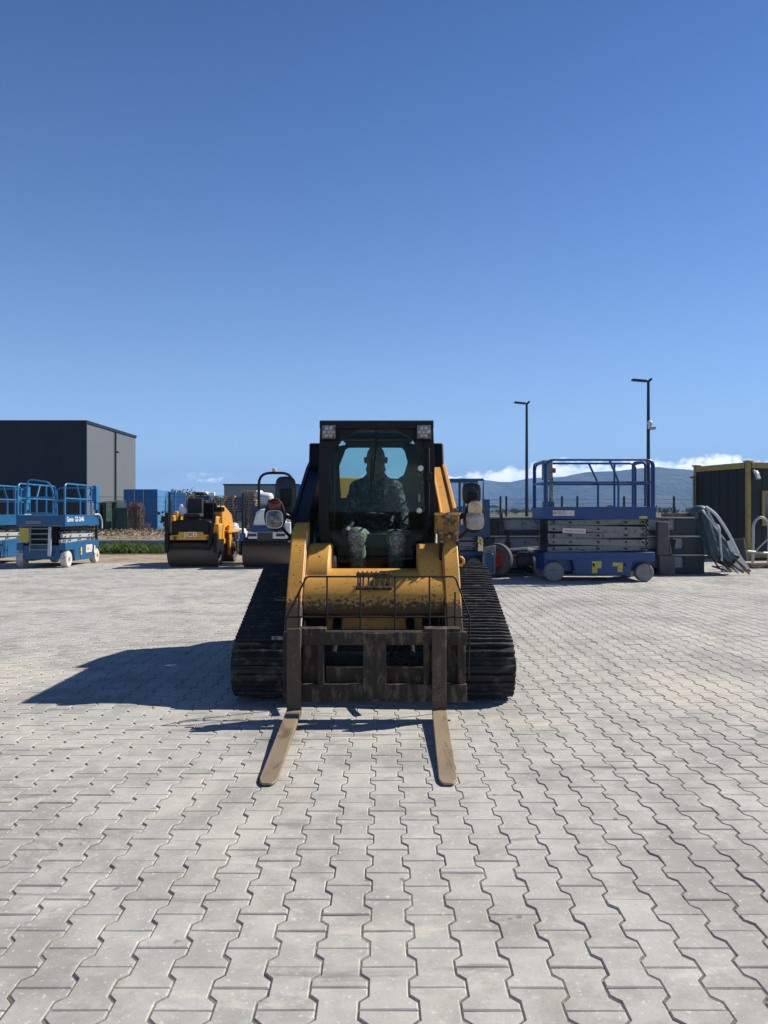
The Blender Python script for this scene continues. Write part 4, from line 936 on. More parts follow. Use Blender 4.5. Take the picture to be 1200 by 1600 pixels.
bx = lambda px: (px-600)/F*YB
beam(bx(745), bx(1101), .02, .395, YB, 'lowest grey steel beam of the stack on the paving')
beam(bx(755), bx(1100), .43, .395, YB, 'middle grey steel beam of the stack behind the deep blue lift')
beam(bx(760), bx(1087), .84, .395, YB, 'topmost grey steel beam of the stack with pale sunlit top')
for px, z0, lab in ((783,.84,'dark steel bracket clipped to the topmost beam'),(793,.40,'dark steel bracket clipped to the middle beam')):
    k = MB(); x = bx(px); k.bb(x-.06,x+.06,YB-.05,YB+.0,z0+.02,z0+.30); k.bb(x-.03,x+.03,YB-.05,YB+.05,z0+.28,z0+.46); k.tube([(x,YB-.03,z0+.46),(x-.03,YB-.03,z0+.50),(x,YB-.03,z0+.54),(x+.03,YB-.03,z0+.50)], .014, 6, True)
    o = k.build('steel_bracket', M['beamdark'], None, (x,YB-.03,z0), .006); tag(o, lab, 'bracket')
k = MB(); k.bb(bx(1022),bx(1046),YB-.34,YB-.14,0,.42); k.bb(bx(1020),bx(1038),YB-.30,YB-.16,.42,1.14); k.prism([(bx(1038),.42),(bx(1044),.42),(bx(1038),.9)], YB-.28, YB-.18, 'y')
o = k.build('concrete_post', M['post'], None, (bx(1034),YB-.24,0), .02); tag(o, 'grey brown concrete post standing against the beam ends right of the deep blue lift', 'post')
k = MB(); k.box((bx(1040)+.05,YB-.10,.62),(.20,.12,.30),(0,R(12),0)); k.box((bx(1043),YB-.10,.42),(.12,.1,.16)); o = k.build('steel_clamp', M['black'], None, (bx(1040),YB-.1,.5), .02); tag(o, 'black steel clamp hanging in front of the middle beam end', 'clamp')
k = MB(); k.box((bx(1064),YB+.30,1.275),(.55,.3,.10)); o = k.build('timber_block', M['wood2'], None, (bx(1064),YB+.3,1.24), .01); tag(o, 'dark timber block lying on the topmost steel beam', 'timber')

# tarp draped heap with its legs, straps
def tarp_heap():
    r = empty('tarp_heap', (7.15, 17.05, 0), 'dark teal tarp with pale straps draped over a steep heap beside the beams', 'tarp'); og = (7.15,17.05,0)
    from mathutils import noise as nz
    k = MB(); px = lambda x: (x-600)/F*17.05
    top = [(1083,799),(1090,793),(1100,793),(1106,800)]; rows = 12
    NS = 56; rows = 26
    for j in range(rows):
        t = j/(rows-1); xl = px(1088-2*t); xr = px(1104)+(px(1146)-px(1104))*t**1.15; hw = .20+.34*t
        for i in range(NS):
            a = 2*math.pi*i/NS; cx = (xl+xr)/2; ex = (xr-xl)/2
            fold = .10*nz.noise(Vector((math.cos(a)*2.6,math.sin(a)*2.6,t*.7)))+.07*t*math.sin(i*1.9+2.4*nz.noise(Vector((t*2,i*.2,3))))+.05*nz.noise(Vector((i*.45,j*.4,2.2)))
            w = 1+fold; hem = .16*t*nz.noise(Vector((i*.35,1.3,5.5)))
            zt_ = 1.44-1.06*t+.04*nz.noise(Vector((i*.3,j*.35,7)))-.12*t*math.cos(a)+hem
            k.v.append((cx+ex*w*math.copysign(abs(math.cos(a))**.8, math.cos(a)), 17.05+hw*w*math.sin(a), zt_))
    for j in range(rows-1):
        for i in range(NS): k.f.append((j*NS+i, j*NS+(i+1) % NS, (j+1)*NS+(i+1) % NS, (j+1)*NS+i))
    k.f.append(tuple(range(NS)))
    k.build('tarp_sheet', M['tarp'], r, og, ang=80)
    def strap(pts, rr, mt='strap'): q = MB(); q.tube(pts, rr, 6, round_=.2); q.build('strap', M[mt], r, og)
    strap([(px(1098),16.88,1.46),(px(1108),16.72,1.32),(px(1123),16.62,.95),(px(1138),16.56,.46)], .035); strap([(px(1090),16.80,1.40),(px(1101),16.70,1.14),(px(1110),16.60,1.06),(px(1111),16.50,.30)], .022)
    strap([(px(1098),16.85,1.42),(px(1103),16.72,1.2),(px(1107),16.66,1.05)], .018)
    q = MB(); q.ball((px(1092),17.0,1.40),(.16,.2,.10)); q.ball((px(1084),17.05,1.30),(.10,.2,.16)); q.build('folded_top', M['tarp'], r, og)
    q = MB(); q.prism([(px(1110),.42),(px(1132),.46),(px(1143),.40),(px(1128),.16),(px(1112),.26)], 16.6, 16.9, 'y'); q.build('hanging_flap', M['black'], r, og, .02)
    for a, b_, rr in (((1107,866),(1121,893),.019),((1116,868),(1119,894),.014),((1127,862),(1148,897),.024),((1103,870),(1108,893),.016),((1121,870),(1139,895),.022),((1113,880),(1132,889),.014),((1104,885),(1116,893),.018),((1133,868),(1143,888),.014),((1124,884),(1131,896),.013)):
        q = MB(); A = Vector((px(a[0]), 16.75, EYE-(a[1]-800)/F*16.7)); B_ = Vector((px(b_[0]), 16.36, max(.03, EYE-(b_[1]-800)/F*16.4))); m_ = A.lerp(B_,.5)+Vector((rnd.uniform(-.03,.03),0,rnd.uniform(-.02,.04))); q.tube([A,m_,B_], [rr,rr*1.15,rr*.8], 6); q.build('timber_leg', M['wood2'], r, og)
tarp_heap()
k = MB(); p_ = lambda x, d=17.6: (x-600)/F*d
k.prism([(p_(1131),.66),(p_(1140),.70),(p_(1171),.06),(p_(1169),.02),(p_(1128),.03)], 17.55, 17.62, 'y'); o = k.build('plate_offcut', M['alu'], None, (p_(1150),17.6,0), .006); tag(o, 'pale metal sheet offcut with slanted edge leaning right of the tarp heap', 'metal sheet')
k = MB(); k.lathe([(.20,0),(.20,.03),(.155,.05),(.15,.66),(.165,.68),(.13,.68),(.12,.60)], (p_(1160,19.5),19.5,.0), (-.16,0,1), 22); o = k.build('pipe_stub', M['beamdark'], None, (p_(1160,19.5),19.5,0)); tag(o, 'dark flanged pipe stub tilted against the anthracite cabin', 'pipe')
k = MB()
for i, (xa, ya, xb, yb) in enumerate(((1138,19.2,1185,18.6),(1150,18.0,1172,17.4),(1168,18.6,1186,18.4))): k.tube([(p_(xa,ya),ya,.03),(p_(xb,yb),yb,.03)], .025, 6)
o = k.build('scrap_timber', M['wood2'], None, (p_(1155,18.3),18.3,0)); tag(o, 'loose brown lengths of scrap timber lying on the paving before the cabin', 'timber')
# galvanised hoop frame in front of the cabin
hf = empty('hoop_frame', (p_(1188,18.8),18.8,0), 'galvanised tube hoop frame on wooden pallet before the cabin corner', 'frame'); og = (p_(1188,18.8),18.8,0); X_ = lambda x: (x-600)/F*18.8
k = MB(); k.tube([(X_(1176),18.8,.06),(X_(1177),18.8,.85)]+[(X_(1189)-.19*math.cos(t*math.pi/10),18.8,.95+.27*math.sin(t*math.pi/10)) for t in range(11)]+[(X_(1201),18.8,.06)], .035, 10); k.build('hoop', M['galv'], hf, og)
k = MB(); k.tube([(X_(1163),18.7,.40),(X_(1212),18.7,.33)], .035, 8); k.tube([(X_(1180),18.75,.42),(X_(1206),18.75,.82)], .02, 6); k.build('brace', M['galv'], hf, og)
k = MB()
for i in range(4): k.bb(X_(1168),X_(1215),18.55+i*.22,18.68+i*.22,.02,.05)
k.bb(X_(1168),X_(1215),18.6,19.3,.05,.12); k.build('pallet_base', M['wood'], hf, og, .004)

# red rimmed wheel machine between the mid blue lift and the beams
tm = empty('trailer_pump', (2.42, 16.25, 0), 'low towed pump with red rimmed wheel beside the mid blue lift', 'trailer'); og = (2.42,16.25,0)
wc = Vector((2.37,16.15,.36)); ax = (-.62,-.78,.0)
k = MB(); k.lathe([(.20,.065),(.20,-.065),(.30,-.08),(.335,-.05),(.345,0),(.335,.05),(.30,.08),(.20,.065)], wc, ax, 30, False); wh = k.build('wheel', M['tyredusty'], tm, og)
k = MB(); k.lathe([(.02,.045),(.06,.05),(.07,.02),(.17,.01),(.20,.065),(.205,.07),(.205,-.06),(.02,-.06)], wc, ax, 26); k.build('rim', M['red'], wh, og)
k = MB(); k.prism([(2.05,.62),(2.30,.66),(2.30,.10),(2.22,.06),(2.02,.10)], 15.95, 16.03, 'y'); k.build('mudguard', M['scis'], tm, og, .01)
k = MB(); k.box((2.17,15.98,.30),(.16,.16,.40)); k.build('axle_box', M['mblue'], tm, og, .02)
k = MB(); k.lathe([(.05,0),(.17,.02),(.19,.06),(.19,.34),(.15,.38),(.05,.40)], (2.80,16.4,.32), (1,-.1,0), 20); k.box((2.64,16.45,.30),(.22,.24,.22)); k.build('motor', M['beamdark'], tm, og)
k = MB(); k.tube([(2.45,16.35,.52),(2.75,16.35,.56),(3.25,16.3,.60)], .035, 8); k.tube([(3.0,16.2,.56),(3.3,16.15,.50)], .05, 8); k.build('pipe', M['galv'], tm, og)
k = MB(); k.bb(2.3,3.35,16.2,16.6,.08,.14); k.tube([(3.02,16.1,.10),(2.95,16.1,.24),(3.08,16.1,.18)], .035, 8); k.build('skid', M['black'], tm, og)

# ------------------------------------------------------------------ anthracite site cabin on the right
def cabin():
    c0 = Vector((10.24,21.8,0)); rz = R(15); r = empty('site_cabin', c0, 'anthracite site cabin with mustard yellow corner frame at the right edge', 'cabin', None, rz)
    # local x along the long front, y to the back
    Lc, Wc, H = 6.0, 2.44, 2.76
    def bd(k, nm, mt, par=None, bev=.01): return k.build(nm, M[mt], par or r, (0,0,0), bev)
    k = MB(); k.bb(.10,Lc-.1,.045,.075,.22,H-.16); k.bb(.10,Lc-.1,Wc-.075,Wc-.045,.22,H-.16); k.bb(.045,.075,.10,Wc-.1,.22,H-.16); k.bb(Lc-.075,Lc-.045,.1,Wc-.1,.22,H-.16)
    for i in range(1,14): k.bb(.10+i*.42,.112+i*.42,.038,.046,.22,H-.16)
    for i in range(1,6): k.bb(.038,.046,.10+i*.38,.112+i*.38,.22,H-.16)
    bd(k, 'wall', 'cabin', None, 0)
    k = MB()
    for x in (0,Lc-.16):
        for y in (0,Wc-.16): k = MB(); k.bb(x+.02,x+.13,y+.02,y+.13,.0,H-.001); fr = bd(k, 'corner_post', 'olive')
    k = MB()
    for z0, z1 in ((.04,.22),(H-.17,H-.004)):
        for y in (.004,Wc-.134): k.bb(.16,Lc-.16,y,y+.13,z0,z1)
        for x in (.004,Lc-.134): k.bb(x,x+.13,.16,Wc-.16,z0,z1)
    bd(k, 'frame_rail', 'olive')
    for x in (0,Lc-.18):
        for y in (0,Wc-.18): k = MB(); k.bb(x-.01,x+.19,y-.01,y+.19,H,H+.05); bd(k, 'corner_casting', 'olive')
    k = MB(); k.bb(.1,Lc-.1,.1,Wc-.1,H-.10,H-.03); bd(k, 'roof', 'beamdark')
    k = MB(); x0, x1, z0, z1 = .50,1.55,.96,1.96; k.ring([(x0,z0),(x1,z0),(x1,z1),(x0,z1)], [(x0+.08,z0+.08),(x1-.08,z0+.08),(x1-.08,z1-.08),(x0+.08,z1-.08)], .0, .07, 'y'); wf = bd(k, 'window_frame', 'olive')
    k = MB(); k.bb(x0+.07,x1-.07,.040,.050,z0+.07,z1-.07); bd(k, 'pane', 'winglass', wf, 0)
    k = MB(); k.box((.24,-.03,H-.30),(.14,.06,.10)); k.box((.24,-.10,H-.40),(.12,.08,.20),(R(-24),0,0)); k.box((.16,-.05,H-.25),(.05,.06,.06)); bd(k, 'floodlight', 'alu', None, .012)
    k = MB(); k.tube([(-.02,Wc-.1,H-.32),(-.14,Wc-.1,H-.34)], .03, 8); k.tube([(-.03,Wc-.12,H-.30),(-.03,Wc-.12,.1)], .03, 8); bd(k, 'drain_pipe', 'scis', None, 0)
cabin()

# ------------------------------------------------------------------ street lamps
def street_lamp(px, ptop, d, pxe, pye, label, camera=False):
    x = (px-600)/F*d; h = EYE+(800-ptop)/F*d; r = empty('street_lamp', (x,d,-.02), label, 'street lamp', 'street lamps along the fence'); xe = (pxe-px)/F*d; ze = EYE+(800-pye)/F*d
    k = MB(); k.tube([(0,0,0),(0,0,h*.35),(0,0,h)], [.075,.07,.05], 10); k.cyl((0,0,0),(0,0,.9),.085,10); k.build('pole', M['postm'], r)
    k = MB(); k.box((xe*.56,0,h+.03+(ze-h)*.56),(abs(xe)*.92,.22,.07),(0,-math.atan2(ze-h,xe)+math.pi,0)); k.build('lamp_head', M['postm'], r, (0,0,0), .015)
    k = MB(); k.tube([(-.04,0,h-.02),(.12,0,h+.12)], .045, 8); k.build('bracket', M['postm'], r)
    if camera:
        zc = EYE+(800-665)/F*d; k = MB(); k.ball((.02,-.10,zc+.10),(.10,.10,.09)); k.box((.02,-.06,zc),(.12,.10,.22)); cm_ = k.build('camera_unit', M['white'], r, (0,0,0))
        k = MB(); k.tube([(.02,-.08,zc-.10),(.22,-.14,zc-.08)], .05, 10); k.build('camera', M['galv'], cm_, (0,0,0))
street_lamp(823, 631, 33, 804, 629, 'slim dark street lamp with bare pole, left of the pair')
street_lamp(1013, 596, 27.6, 988, 594, 'slim dark street lamp with a white camera unit on its pole', True)

# ------------------------------------------------------------------ wire fences
def fence(pts, label, h=2.0, plinth=True, wires=True, z0=-.02):
    o0 = Vector((*pts[0],z0)); r = empty('wire_fence', o0, label, 'fence'); og = o0
    for (xa, ya) in pts:
        k = MB(); k.bb(xa-.045,xa+.045,ya-.03,ya+.03,z0,z0+h+.12); k.build('post', M['postm'], r, og)
    for (xa, ya), (xb, yb) in zip(pts, pts[1:]):
        if not wires: continue
        A = Vector((xa,ya,0)); B_ = Vector((xb,yb,0)); n = int((B_-A).length/.075); k = MB()
        for i in range(1, n):
            p = A.lerp(B_, i/n); k.tube([(p.x,p.y,z0+.2),(p.x,p.y,z0+h)], .0028, 3)
        for i in range(10):
            z = z0+.22+i*.195; k.tube([(A.x,A.y,z),(B_.x,B_.y,z)], .0034 if i not in (0,4,9) else .006, 3)
        k.build('wire_panel', M['postm'], r, og)
        if plinth:
            k = MB(); k.box(((xa+xb)/2,ya,z0+.11),((B_-A).length-.1,.06,.22)); pl_ = k.build('plinth', M['beam'], r, og, .004)
            k = MB(); k.box(((xa+xb)/2,ya+.0,z0+.232),((B_-A).length-.02,.14,.06)); k.build('plinth_cap', M['white'], pl_, og, .004)
fence([(-20.3+i*2.93,31.0) for i in range(8)], 'dark wire mesh fence on low concrete plinth beyond the rollers')
fence([((px-600)/F*37,37.0) for px in (705,782)], 'short run of dark wire fence ending at the first post behind the beams', plinth=False)
fence([((px-600)/F*37,37.0) for px in (791,878,902,975,1053,1130,1210)], 'dark wire fence running right behind the deep blue lift', plinth=False)

# ------------------------------------------------------------------ halls, containers, trucks and stacks beyond the fence
def dark_hall():
    r = empty('warehouse', (-23.3,60,0), 'large anthracite warehouse with sunlit grey side on the left', 'warehouse'); og = (-23.3,60,0)
    zt = 8.4; k = MB(); 
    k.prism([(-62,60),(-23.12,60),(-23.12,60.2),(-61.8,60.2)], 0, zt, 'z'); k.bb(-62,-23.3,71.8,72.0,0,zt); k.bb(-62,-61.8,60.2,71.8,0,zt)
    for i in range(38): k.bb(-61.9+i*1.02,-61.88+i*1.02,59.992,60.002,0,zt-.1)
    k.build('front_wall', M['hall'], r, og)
    k = MB(); k.bb(-23.3,-23.10,60.21,72.0,0,zt-.01); k.build('side_wall', M['hall_lit'], r, og)
    k = MB()
    for i in range(1,5): k.bb(-23.105,-23.097,60.25,71.9,i*1.62,i*1.62+.02)
    k.build('panel_joint', M['hall_lit'], r, og)
    k = MB(); k.bb(-62.1,-23.04,59.95,60.06,zt-.16,zt+.06); k.bb(-23.14,-23.02,60.06,72.1,zt-.16,zt+.06); k.bb(-23.16,-23.03,59.93,60.07,0,zt-.16); k.bb(-62,-23.2,60.1,72.0,zt-.02,zt+.02); k.build('roof_trim', M['hall'], r, og)
    k = MB(); k.cyl((-23.0,66.4,.2),(-23.0,66.4,zt-.16),.07,8); k.build('downpipe', M['hall'], r, og)
    k = MB(); k.box((-22.95,66.75,zt-1.9),(.14,.3,.14)); k.build('wall_lamp', M['hall'], r, og)
dark_hall()
def grey_hall():
    r = empty('warehouse', (-14,120,0), 'low grey warehouse with dark window band far behind the pallets', 'warehouse'); og = (-14,120,0); x0, x1 = (350-600)/F*120, (466-600)/F*120
    k = MB(); k.bb(x0,x1,120,150,0,5.5); k.build('wall', M['beam'], r, og)
    k = MB(); k.bb(x0+.8,x1-.5,119.9,120,1.2,3.6); k.build('window_band', M['cont_lit' if False else 'dblue'], r, og)
    k = MB(); k.bb(x0-.15,x1+.15,119.8,150.2,5.5,5.7); k.build('roof_trim', M['hall'], r, og)
    k = MB(); k.bb(x1+.02,x1+1.6,119.6,121,.0,5.6); k.build('blue_bay', M['cont'], r, og)
grey_hall()
def container():
    r = empty('container', (-16.0,50,0), 'blue shipping container with sunlit open door on its right', 'container'); og = (-16.0,50,0); x0, x1, y0, y1, H = (193-600)/F*50, (246-600)/F*50, 50, 53.6, 2.82
    k = MB(); k.bb(x0+.04,x1-.04,y0+.03,y1-.03,.12,H-.06)
    for i in range(12): k.bb(x0+.12+i*.16,x0+.20+i*.16,y0+.005,y0+.04,.2,H-.12)
    k.build('body', M['cont'], r, og, .01)
    k = MB(); 
    for i in range(17): k.bb(x1-.05,x1-.01,y0+.15+i*.2,y0+.27+i*.2,.2,H-.12)
    k.build('side_panel', M['cont_lit'], r, og, .01)
    k = MB()
    for x in (x0,x1-.1):
        for y in (y0,y1-.1): k.bb(x,x+.1,y,y+.1,0,H)
    k.bb(x0+.1,x1-.1,y0,y0+.08,H-.12,H-.001); k.bb(x0+.1,x1-.1,y0,y0+.08,0.01,.14); k.build('frame', M['cont'], r, og, .01)
    k = MB()
    for xx in (.72,1.30): k.tube([(x0+xx,y0-.03,.15),(x0+xx,y0-.03,H-.1)], .035, 6)
    k.build('locking_bar', M['galv'], r, og)
    k = MB(); k.box((x1+.42,y1-.1,H/2),(1.0,.08,H-.25),(0,0,R(14))); k.build('door', M['cont_lit'], r, og, .01)
    k = MB(); k.ring([(x1+.10,.2),(x1+.62,.2),(x1+.62,H-.2),(x1+.10,H-.1)], [(x1+.10,.25),(x1+.55,.25),(x1+.55,H-.32),(x1+.10,H-.18)], y1-1.6,y1-1.5,'y'); k.build('door_frame', M['cont'], r, og)
container()
def px_box(name, mt, px0, px1, py0, py1, d, dep, label, cat, group=None, bev=.02):
    x0, x1 = (px0-600)/F*d, (px1-600)/F*d; z1, z0 = EYE-(py0-800)/F*d, max(0, EYE-(py1-800)/F*d); return x0, x1, z0, z1
def skip(px0, px1, ptop, d, label, lid):
    x0, x1 = (px0-600)/F*d, (px1-600)/F*d; z1 = EYE-(ptop-800)/F*d; r = empty('waste_skip', ((x0+x1)/2,d,0), label, 'skip', 'green waste skips before the grey hall'); og = ((x0+x1)/2,d,0)
    k = MB(); k.ring([(x0,d),(x1,d),(x1,d+1.6),(x0,d+1.6)], [(x0+.06,d+.06),(x1-.06,d+.06),(x1-.06,d+1.54),(x0+.06,d+1.54)], .12, z1, 'z'); k.bb(x0+.06,x1-.06,d+.06,d+1.54,.12,.2)
    k.build('body', M['green'], r, og, .01)
    k = MB()
    for i in range(4): u = x0+.1+(x1-x0-.3)*i/3; k.bb(u,u+.1,d-.06,d-.002,.14,z1-.1)
    k.bb(x0-.04,x1+.04,d-.08,d-.001,z1-.1,z1+.02); k.build('rib', M['green'], r, og, .006)
    if lid: k = MB(); k.box(((x0+x1)/2,d+.8,z1+.05),(x1-x0,1.6,.06),(R(4),0,0)); k.build('lid', M['beamdark'], r, og, .01)
skip(153, 166, 786, 41, 'pale topped green waste skip beside the lift fence post', True)
skip(167, 182, 785, 42, 'dark green lidded waste skip in the middle of the row', True)
skip(181, 199, 794, 40.5, 'low open green waste skip next to the brushwood bundle', False)
def brush():
    d = 38.5; x0, x1 = (200-600)/F*d, (218-600)/F*d; k = MB()
    for i in range(150):
        x = rnd.uniform(x0,x1); y = d+rnd.uniform(0,.7); h = rnd.uniform(1.6,1.86); k.tube([(x,y,.05),(x+rnd.uniform(-.08,.08),y,h*.5),(x+rnd.uniform(-.12,.12),y+rnd.uniform(-.1,.1),h)], rnd.uniform(.012,.028), 4)
    for i in range(60):
        x = x1+abs(rnd.gauss(0,.25)); y = d+rnd.uniform(-.2,.8); h = rnd.uniform(.2,.9); k.tube([(x,y,0),(x+rnd.uniform(-.3,.3),y,h)], .015, 4)
    for z in (.4,1.1,1.6): k.bb(x0-.02,x1+.02,d-.03,d+.72,z,z+.03)
    o = k.build('brushwood_bundle', M['brush'], None, ((x0+x1)/2,d,0)); tag(o, 'upright bundle of brown brushwood before the blue container', 'brushwood')
brush()
def mound():
    from mathutils import noise as nz
    x0, x1, y0, y1 = -15.5, -6.2, 33.5, 39.5; k = MB(); nx, ny = 110, 60
    for j in range(ny):
        for i in range(nx):
            u, v = i/(nx-1), j/(ny-1); x = x0+(x1-x0)*u; y = y0+(y1-y0)*v
            e = max(0, min(1, min(u,1-u)*7))*max(0, min(1, min(v*1.6,(1-v)*4)))
            z = e*(.40+.20*nz.fractal(Vector((x*.5,y*.5,1)),1,2,4)+.07*nz.fractal(Vector((x*2.6,y*2.6,4)),1,2,4))-.03
            k.v.append((x+.05*nz.noise(Vector((x*3,y*3,9))),y,z))
    for j in range(ny-1):
        for i in range(nx-1): k.f.append((j*nx+i, j*nx+i+1, (j+1)*nx+i+1, (j+1)*nx+i))
    for i in range(900):
        x = rnd.uniform(x0+.3,x1-.3); y = rnd.uniform(y0+.5,y1-1.5); s_ = rnd.uniform(.012,.045); k.ball((x,y,rnd.uniform(.28,.55)),(s_*1.3,s_,s_*.8),6,4)
    o = k.build('rubble_mound', ground_mat('rubble', [(.28,.21,.14),(.40,.32,.23),(.14,.115,.06)], 1.6, .7), None, ((x0+x1)/2,36,0), ang=20); tag(o, 'long low mound of pale brown rubble behind the wire fence', 'rubble')
mound()
# pallets: one is built, the rest are copies
def pallet_proto():
    k = MB()
    for i in range(5): k.bb(-.6,.6,-.4+i*.175,-.3+i*.175,.122,.144)
    for y in (-.40,-.05,.30): k.bb(-.6,.6,y,y+.1,0,.022)
    for y in (-.40,-.05,.30):
        for x in (-.6,-.07,.46): k.bb(x+.02,x+.12,y+.02,y+.09,.022,.10)
    for x in (-.6,-.07,.46): k.bb(x,x+.14,-.4,.4,.088,.122)
    return k.build('pallet', M['wood'], None, (0,0,0))
def pallets():
    first = pallet_proto(); used = False
    stacks = [(341,46,12,'left half of the wide pallet pile'),(352,46.6,13,'middle of the wide pallet pile'),(364,46.2,13,'right middle of the wide pallet pile'),(375,46.8,11,'right end of the wide pallet pile'),(389,46.5,19,'tall narrow pallet stack'),(402,46.9,17,'tall narrow pallet stack, its far column'),(330,47.5,11,'pallet pile behind the roller seat')]
    stacks = [(336,46,14,'far left column of the wide pallet pile'),(352,46.6,16,'second column of the wide pallet pile'),(367,46.2,15,'right column of the wide pallet pile'),(392,46.5,18,'tall pallet stack beside the roll bar'),(409,47.8,17,'pallet stack half hidden by the roll bar')]
    for px, d, n, nm in stacks:
        for i in range(n):
            o = first if not used else first.copy()
            if used: COL.objects.link(o)
            used = True
            o.location = ((px-600)/F*d+rnd.uniform(-.05,.05), d+rnd.uniform(-.06,.06), i*.1455); o.rotation_euler = (0,0,(math.pi/2 if px in (392,409) else 0)+rnd.uniform(-.07,.07))
            tag(o, 'weathered brown wooden pallet in the '+nm, 'pallet', 'wooden pallets, '+nm)
pallets()
def bale(px, d, w, h, z0, label, mt, group):
    from mathutils import noise as nz
    x = (px-600)/F*d; k = MB(); k.ball((0,0,0),(1,1,1),22,14); s = rnd.uniform(0,50)
    k.v = [(x+w/2*math.copysign(abs(a)**.55,a)*(1+.12*nz.noise(Vector((a*2+s,b*2,c*2)))), d+.4*b, z0+h/2+h/2*math.copysign(abs(c)**.6,c)*(1+.12*nz.noise(Vector((a*2,b*2+s,c*2))))) for a,b,c in k.v]
    o = k.build('wrapped_bale', M[mt], None, (x,d,z0), ang=60); tag(o, label, 'bale', group)
G_ = 'wrapped bales beyond the fence'
bale(352, 36, .75, .95, .0, 'grey plastic wrapped bale left of the dark fence post', 'shell', G_)
bale(362, 36.6, .70, .85, .0, 'grey plastic wrapped bale leaning on its left neighbour', 'shell', G_)
bale(372, 35.6, .80, .62, .0, 'low white wrapped bale right behind the thin fence post', 'whitecloth', G_)
bale(416, 44, .80, .80, 1.65, 'white bale on top of the goods, under the roll bar', 'whitecloth', G_)
bale(405, 44.5, .45, .50, 2.1, 'small white bale perched left of the bigger one under the roll bar', 'whitecloth', G_)
k = MB(); k.bb((400-600)/F*44.5,(424-600)/F*44.5,43.4,45.2,.0,1.68); o = k.build('crate_stack', M['mblue'], None, ((412-600)/F*44.5,44.3,0), .02)
k2 = MB()
for i in range(6): k2.bb((400-600)/F*44.5,(424-600)/F*44.5,43.37,43.41,.1+i*.27,.16+i*.27)
k2.build('slat', M['beamdark'], o, ((412-600)/F*44.5,44.3,0)); tag(o, 'blue slatted crate under the white bales behind the roll bar', 'crate')
def truck():
    d = 62; x0, x1 = (296-600)/F*d, (327-600)/F*d; c = (x0+x1)/2; r = empty('truck', (c,d,0), 'blue truck with white roof seen over the yellow roller seat', 'truck'); og = (c,d,0); z = lambda py: EYE-(py-800)/F*d
    k = MB(); k.bb(x0,x1,d,d+5,.6,z(775)); k.build('cab', M['mblue'], r, og, .06)
    k = MB(); k.prism([(x0+.02,z(775)),(x1-.02,z(775)),(x1-.25,z(768)),(x0+.3,z(768))], d, d+2.4, 'y'); k.build('roof', M['white'], r, og, .05)
    k = MB(); k.prism([(x0+.25,z(774)),(x1-.4,z(774)),(x1-.5,z(769)),(x0+.42,z(769))], d-.03, d, 'y'); k.build('windscreen', M['winglass'], r, og)
    k = MB(); k.bb(x1-.15,x1+.35,d+.2,d+.6,z(777),z(769)); k.build('air_filter', M['white'], r, og, .05)
    for s in (x0+.05,x1-.35):
        for yy in (d+.8,d+3.8):
            k = MB(); k.cyl((s,yy,.5),(s+.3,yy,.5),.5,16); k.build('wheel', M['tyreblack'], r, og)
truck()

# ------------------------------------------------------------------ plants
def leaf_mat(name, c1, c2):
    m = bpy.data.materials.new(name); m.use_nodes = True; nt = m.node_tree; b = nt.nodes['Principled BSDF']; g = N(nt, 'ShaderNodeNewGeometry')
    nt.links.new(mix(nt, g.outputs['Random Per Island'], c1, c2), b.inputs['Base Color']); b.inputs['Roughness'].default_value = .75; b.inputs['Specular IOR Level'].default_value = .25
    t = N(nt, 'ShaderNodeBsdfTranslucent'); nt.links.new(mix(nt, g.outputs['Random Per Island'], c1, c2), t.inputs[0]); mx = N(nt, 'ShaderNodeMixShader'); mx.inputs[0].default_value = .3
    nt.links.new(b.outputs[0], mx.inputs[1]); nt.links.new(t.outputs[0], mx.inputs[2]); nt.links.new(mx.outputs[0], nt.nodes['Material Output'].inputs[0]); return m
LF = dict(grass=leaf_mat('grass blades', (.045,.10,.018), (.12,.17,.035)), dry=leaf_mat('dry grass', (.14,.13,.05), (.24,.20,.10)), bush=leaf_mat('olive leaves', (.09,.095,.035), (.20,.17,.075)), dark=leaf_mat('dark leaves', (.018,.034,.012), (.04,.06,.02)), wood=leaf_mat('far wood leaves', (.022,.034,.016), (.05,.06,.028)))
def leaf_cloud(k, c, r, n, sz):
    for i in range(n):
        while True:
            p = Vector((rnd.uniform(-1,1),rnd.uniform(-1,1),rnd.uniform(-1,1)))
            if p.length < 1 and p.length > .25: break
        a = Euler((rnd.uniform(0,6),rnd.uniform(0,6),rnd.uniform(0,6))).to_matrix(); q = Vector((c[0]+p.x*r[0],c[1]+p.y*r[1],c[2]+p.z*r[2])); s = sz*rnd.uniform(.6,1.3)
        k.add([q+a@Vector((-s,0,0)),q+a@Vector((0,s*.5,0)),q+a@Vector((s,0,0)),q+a@Vector((0,-s*.5,0))], [(0,1,2,3)])
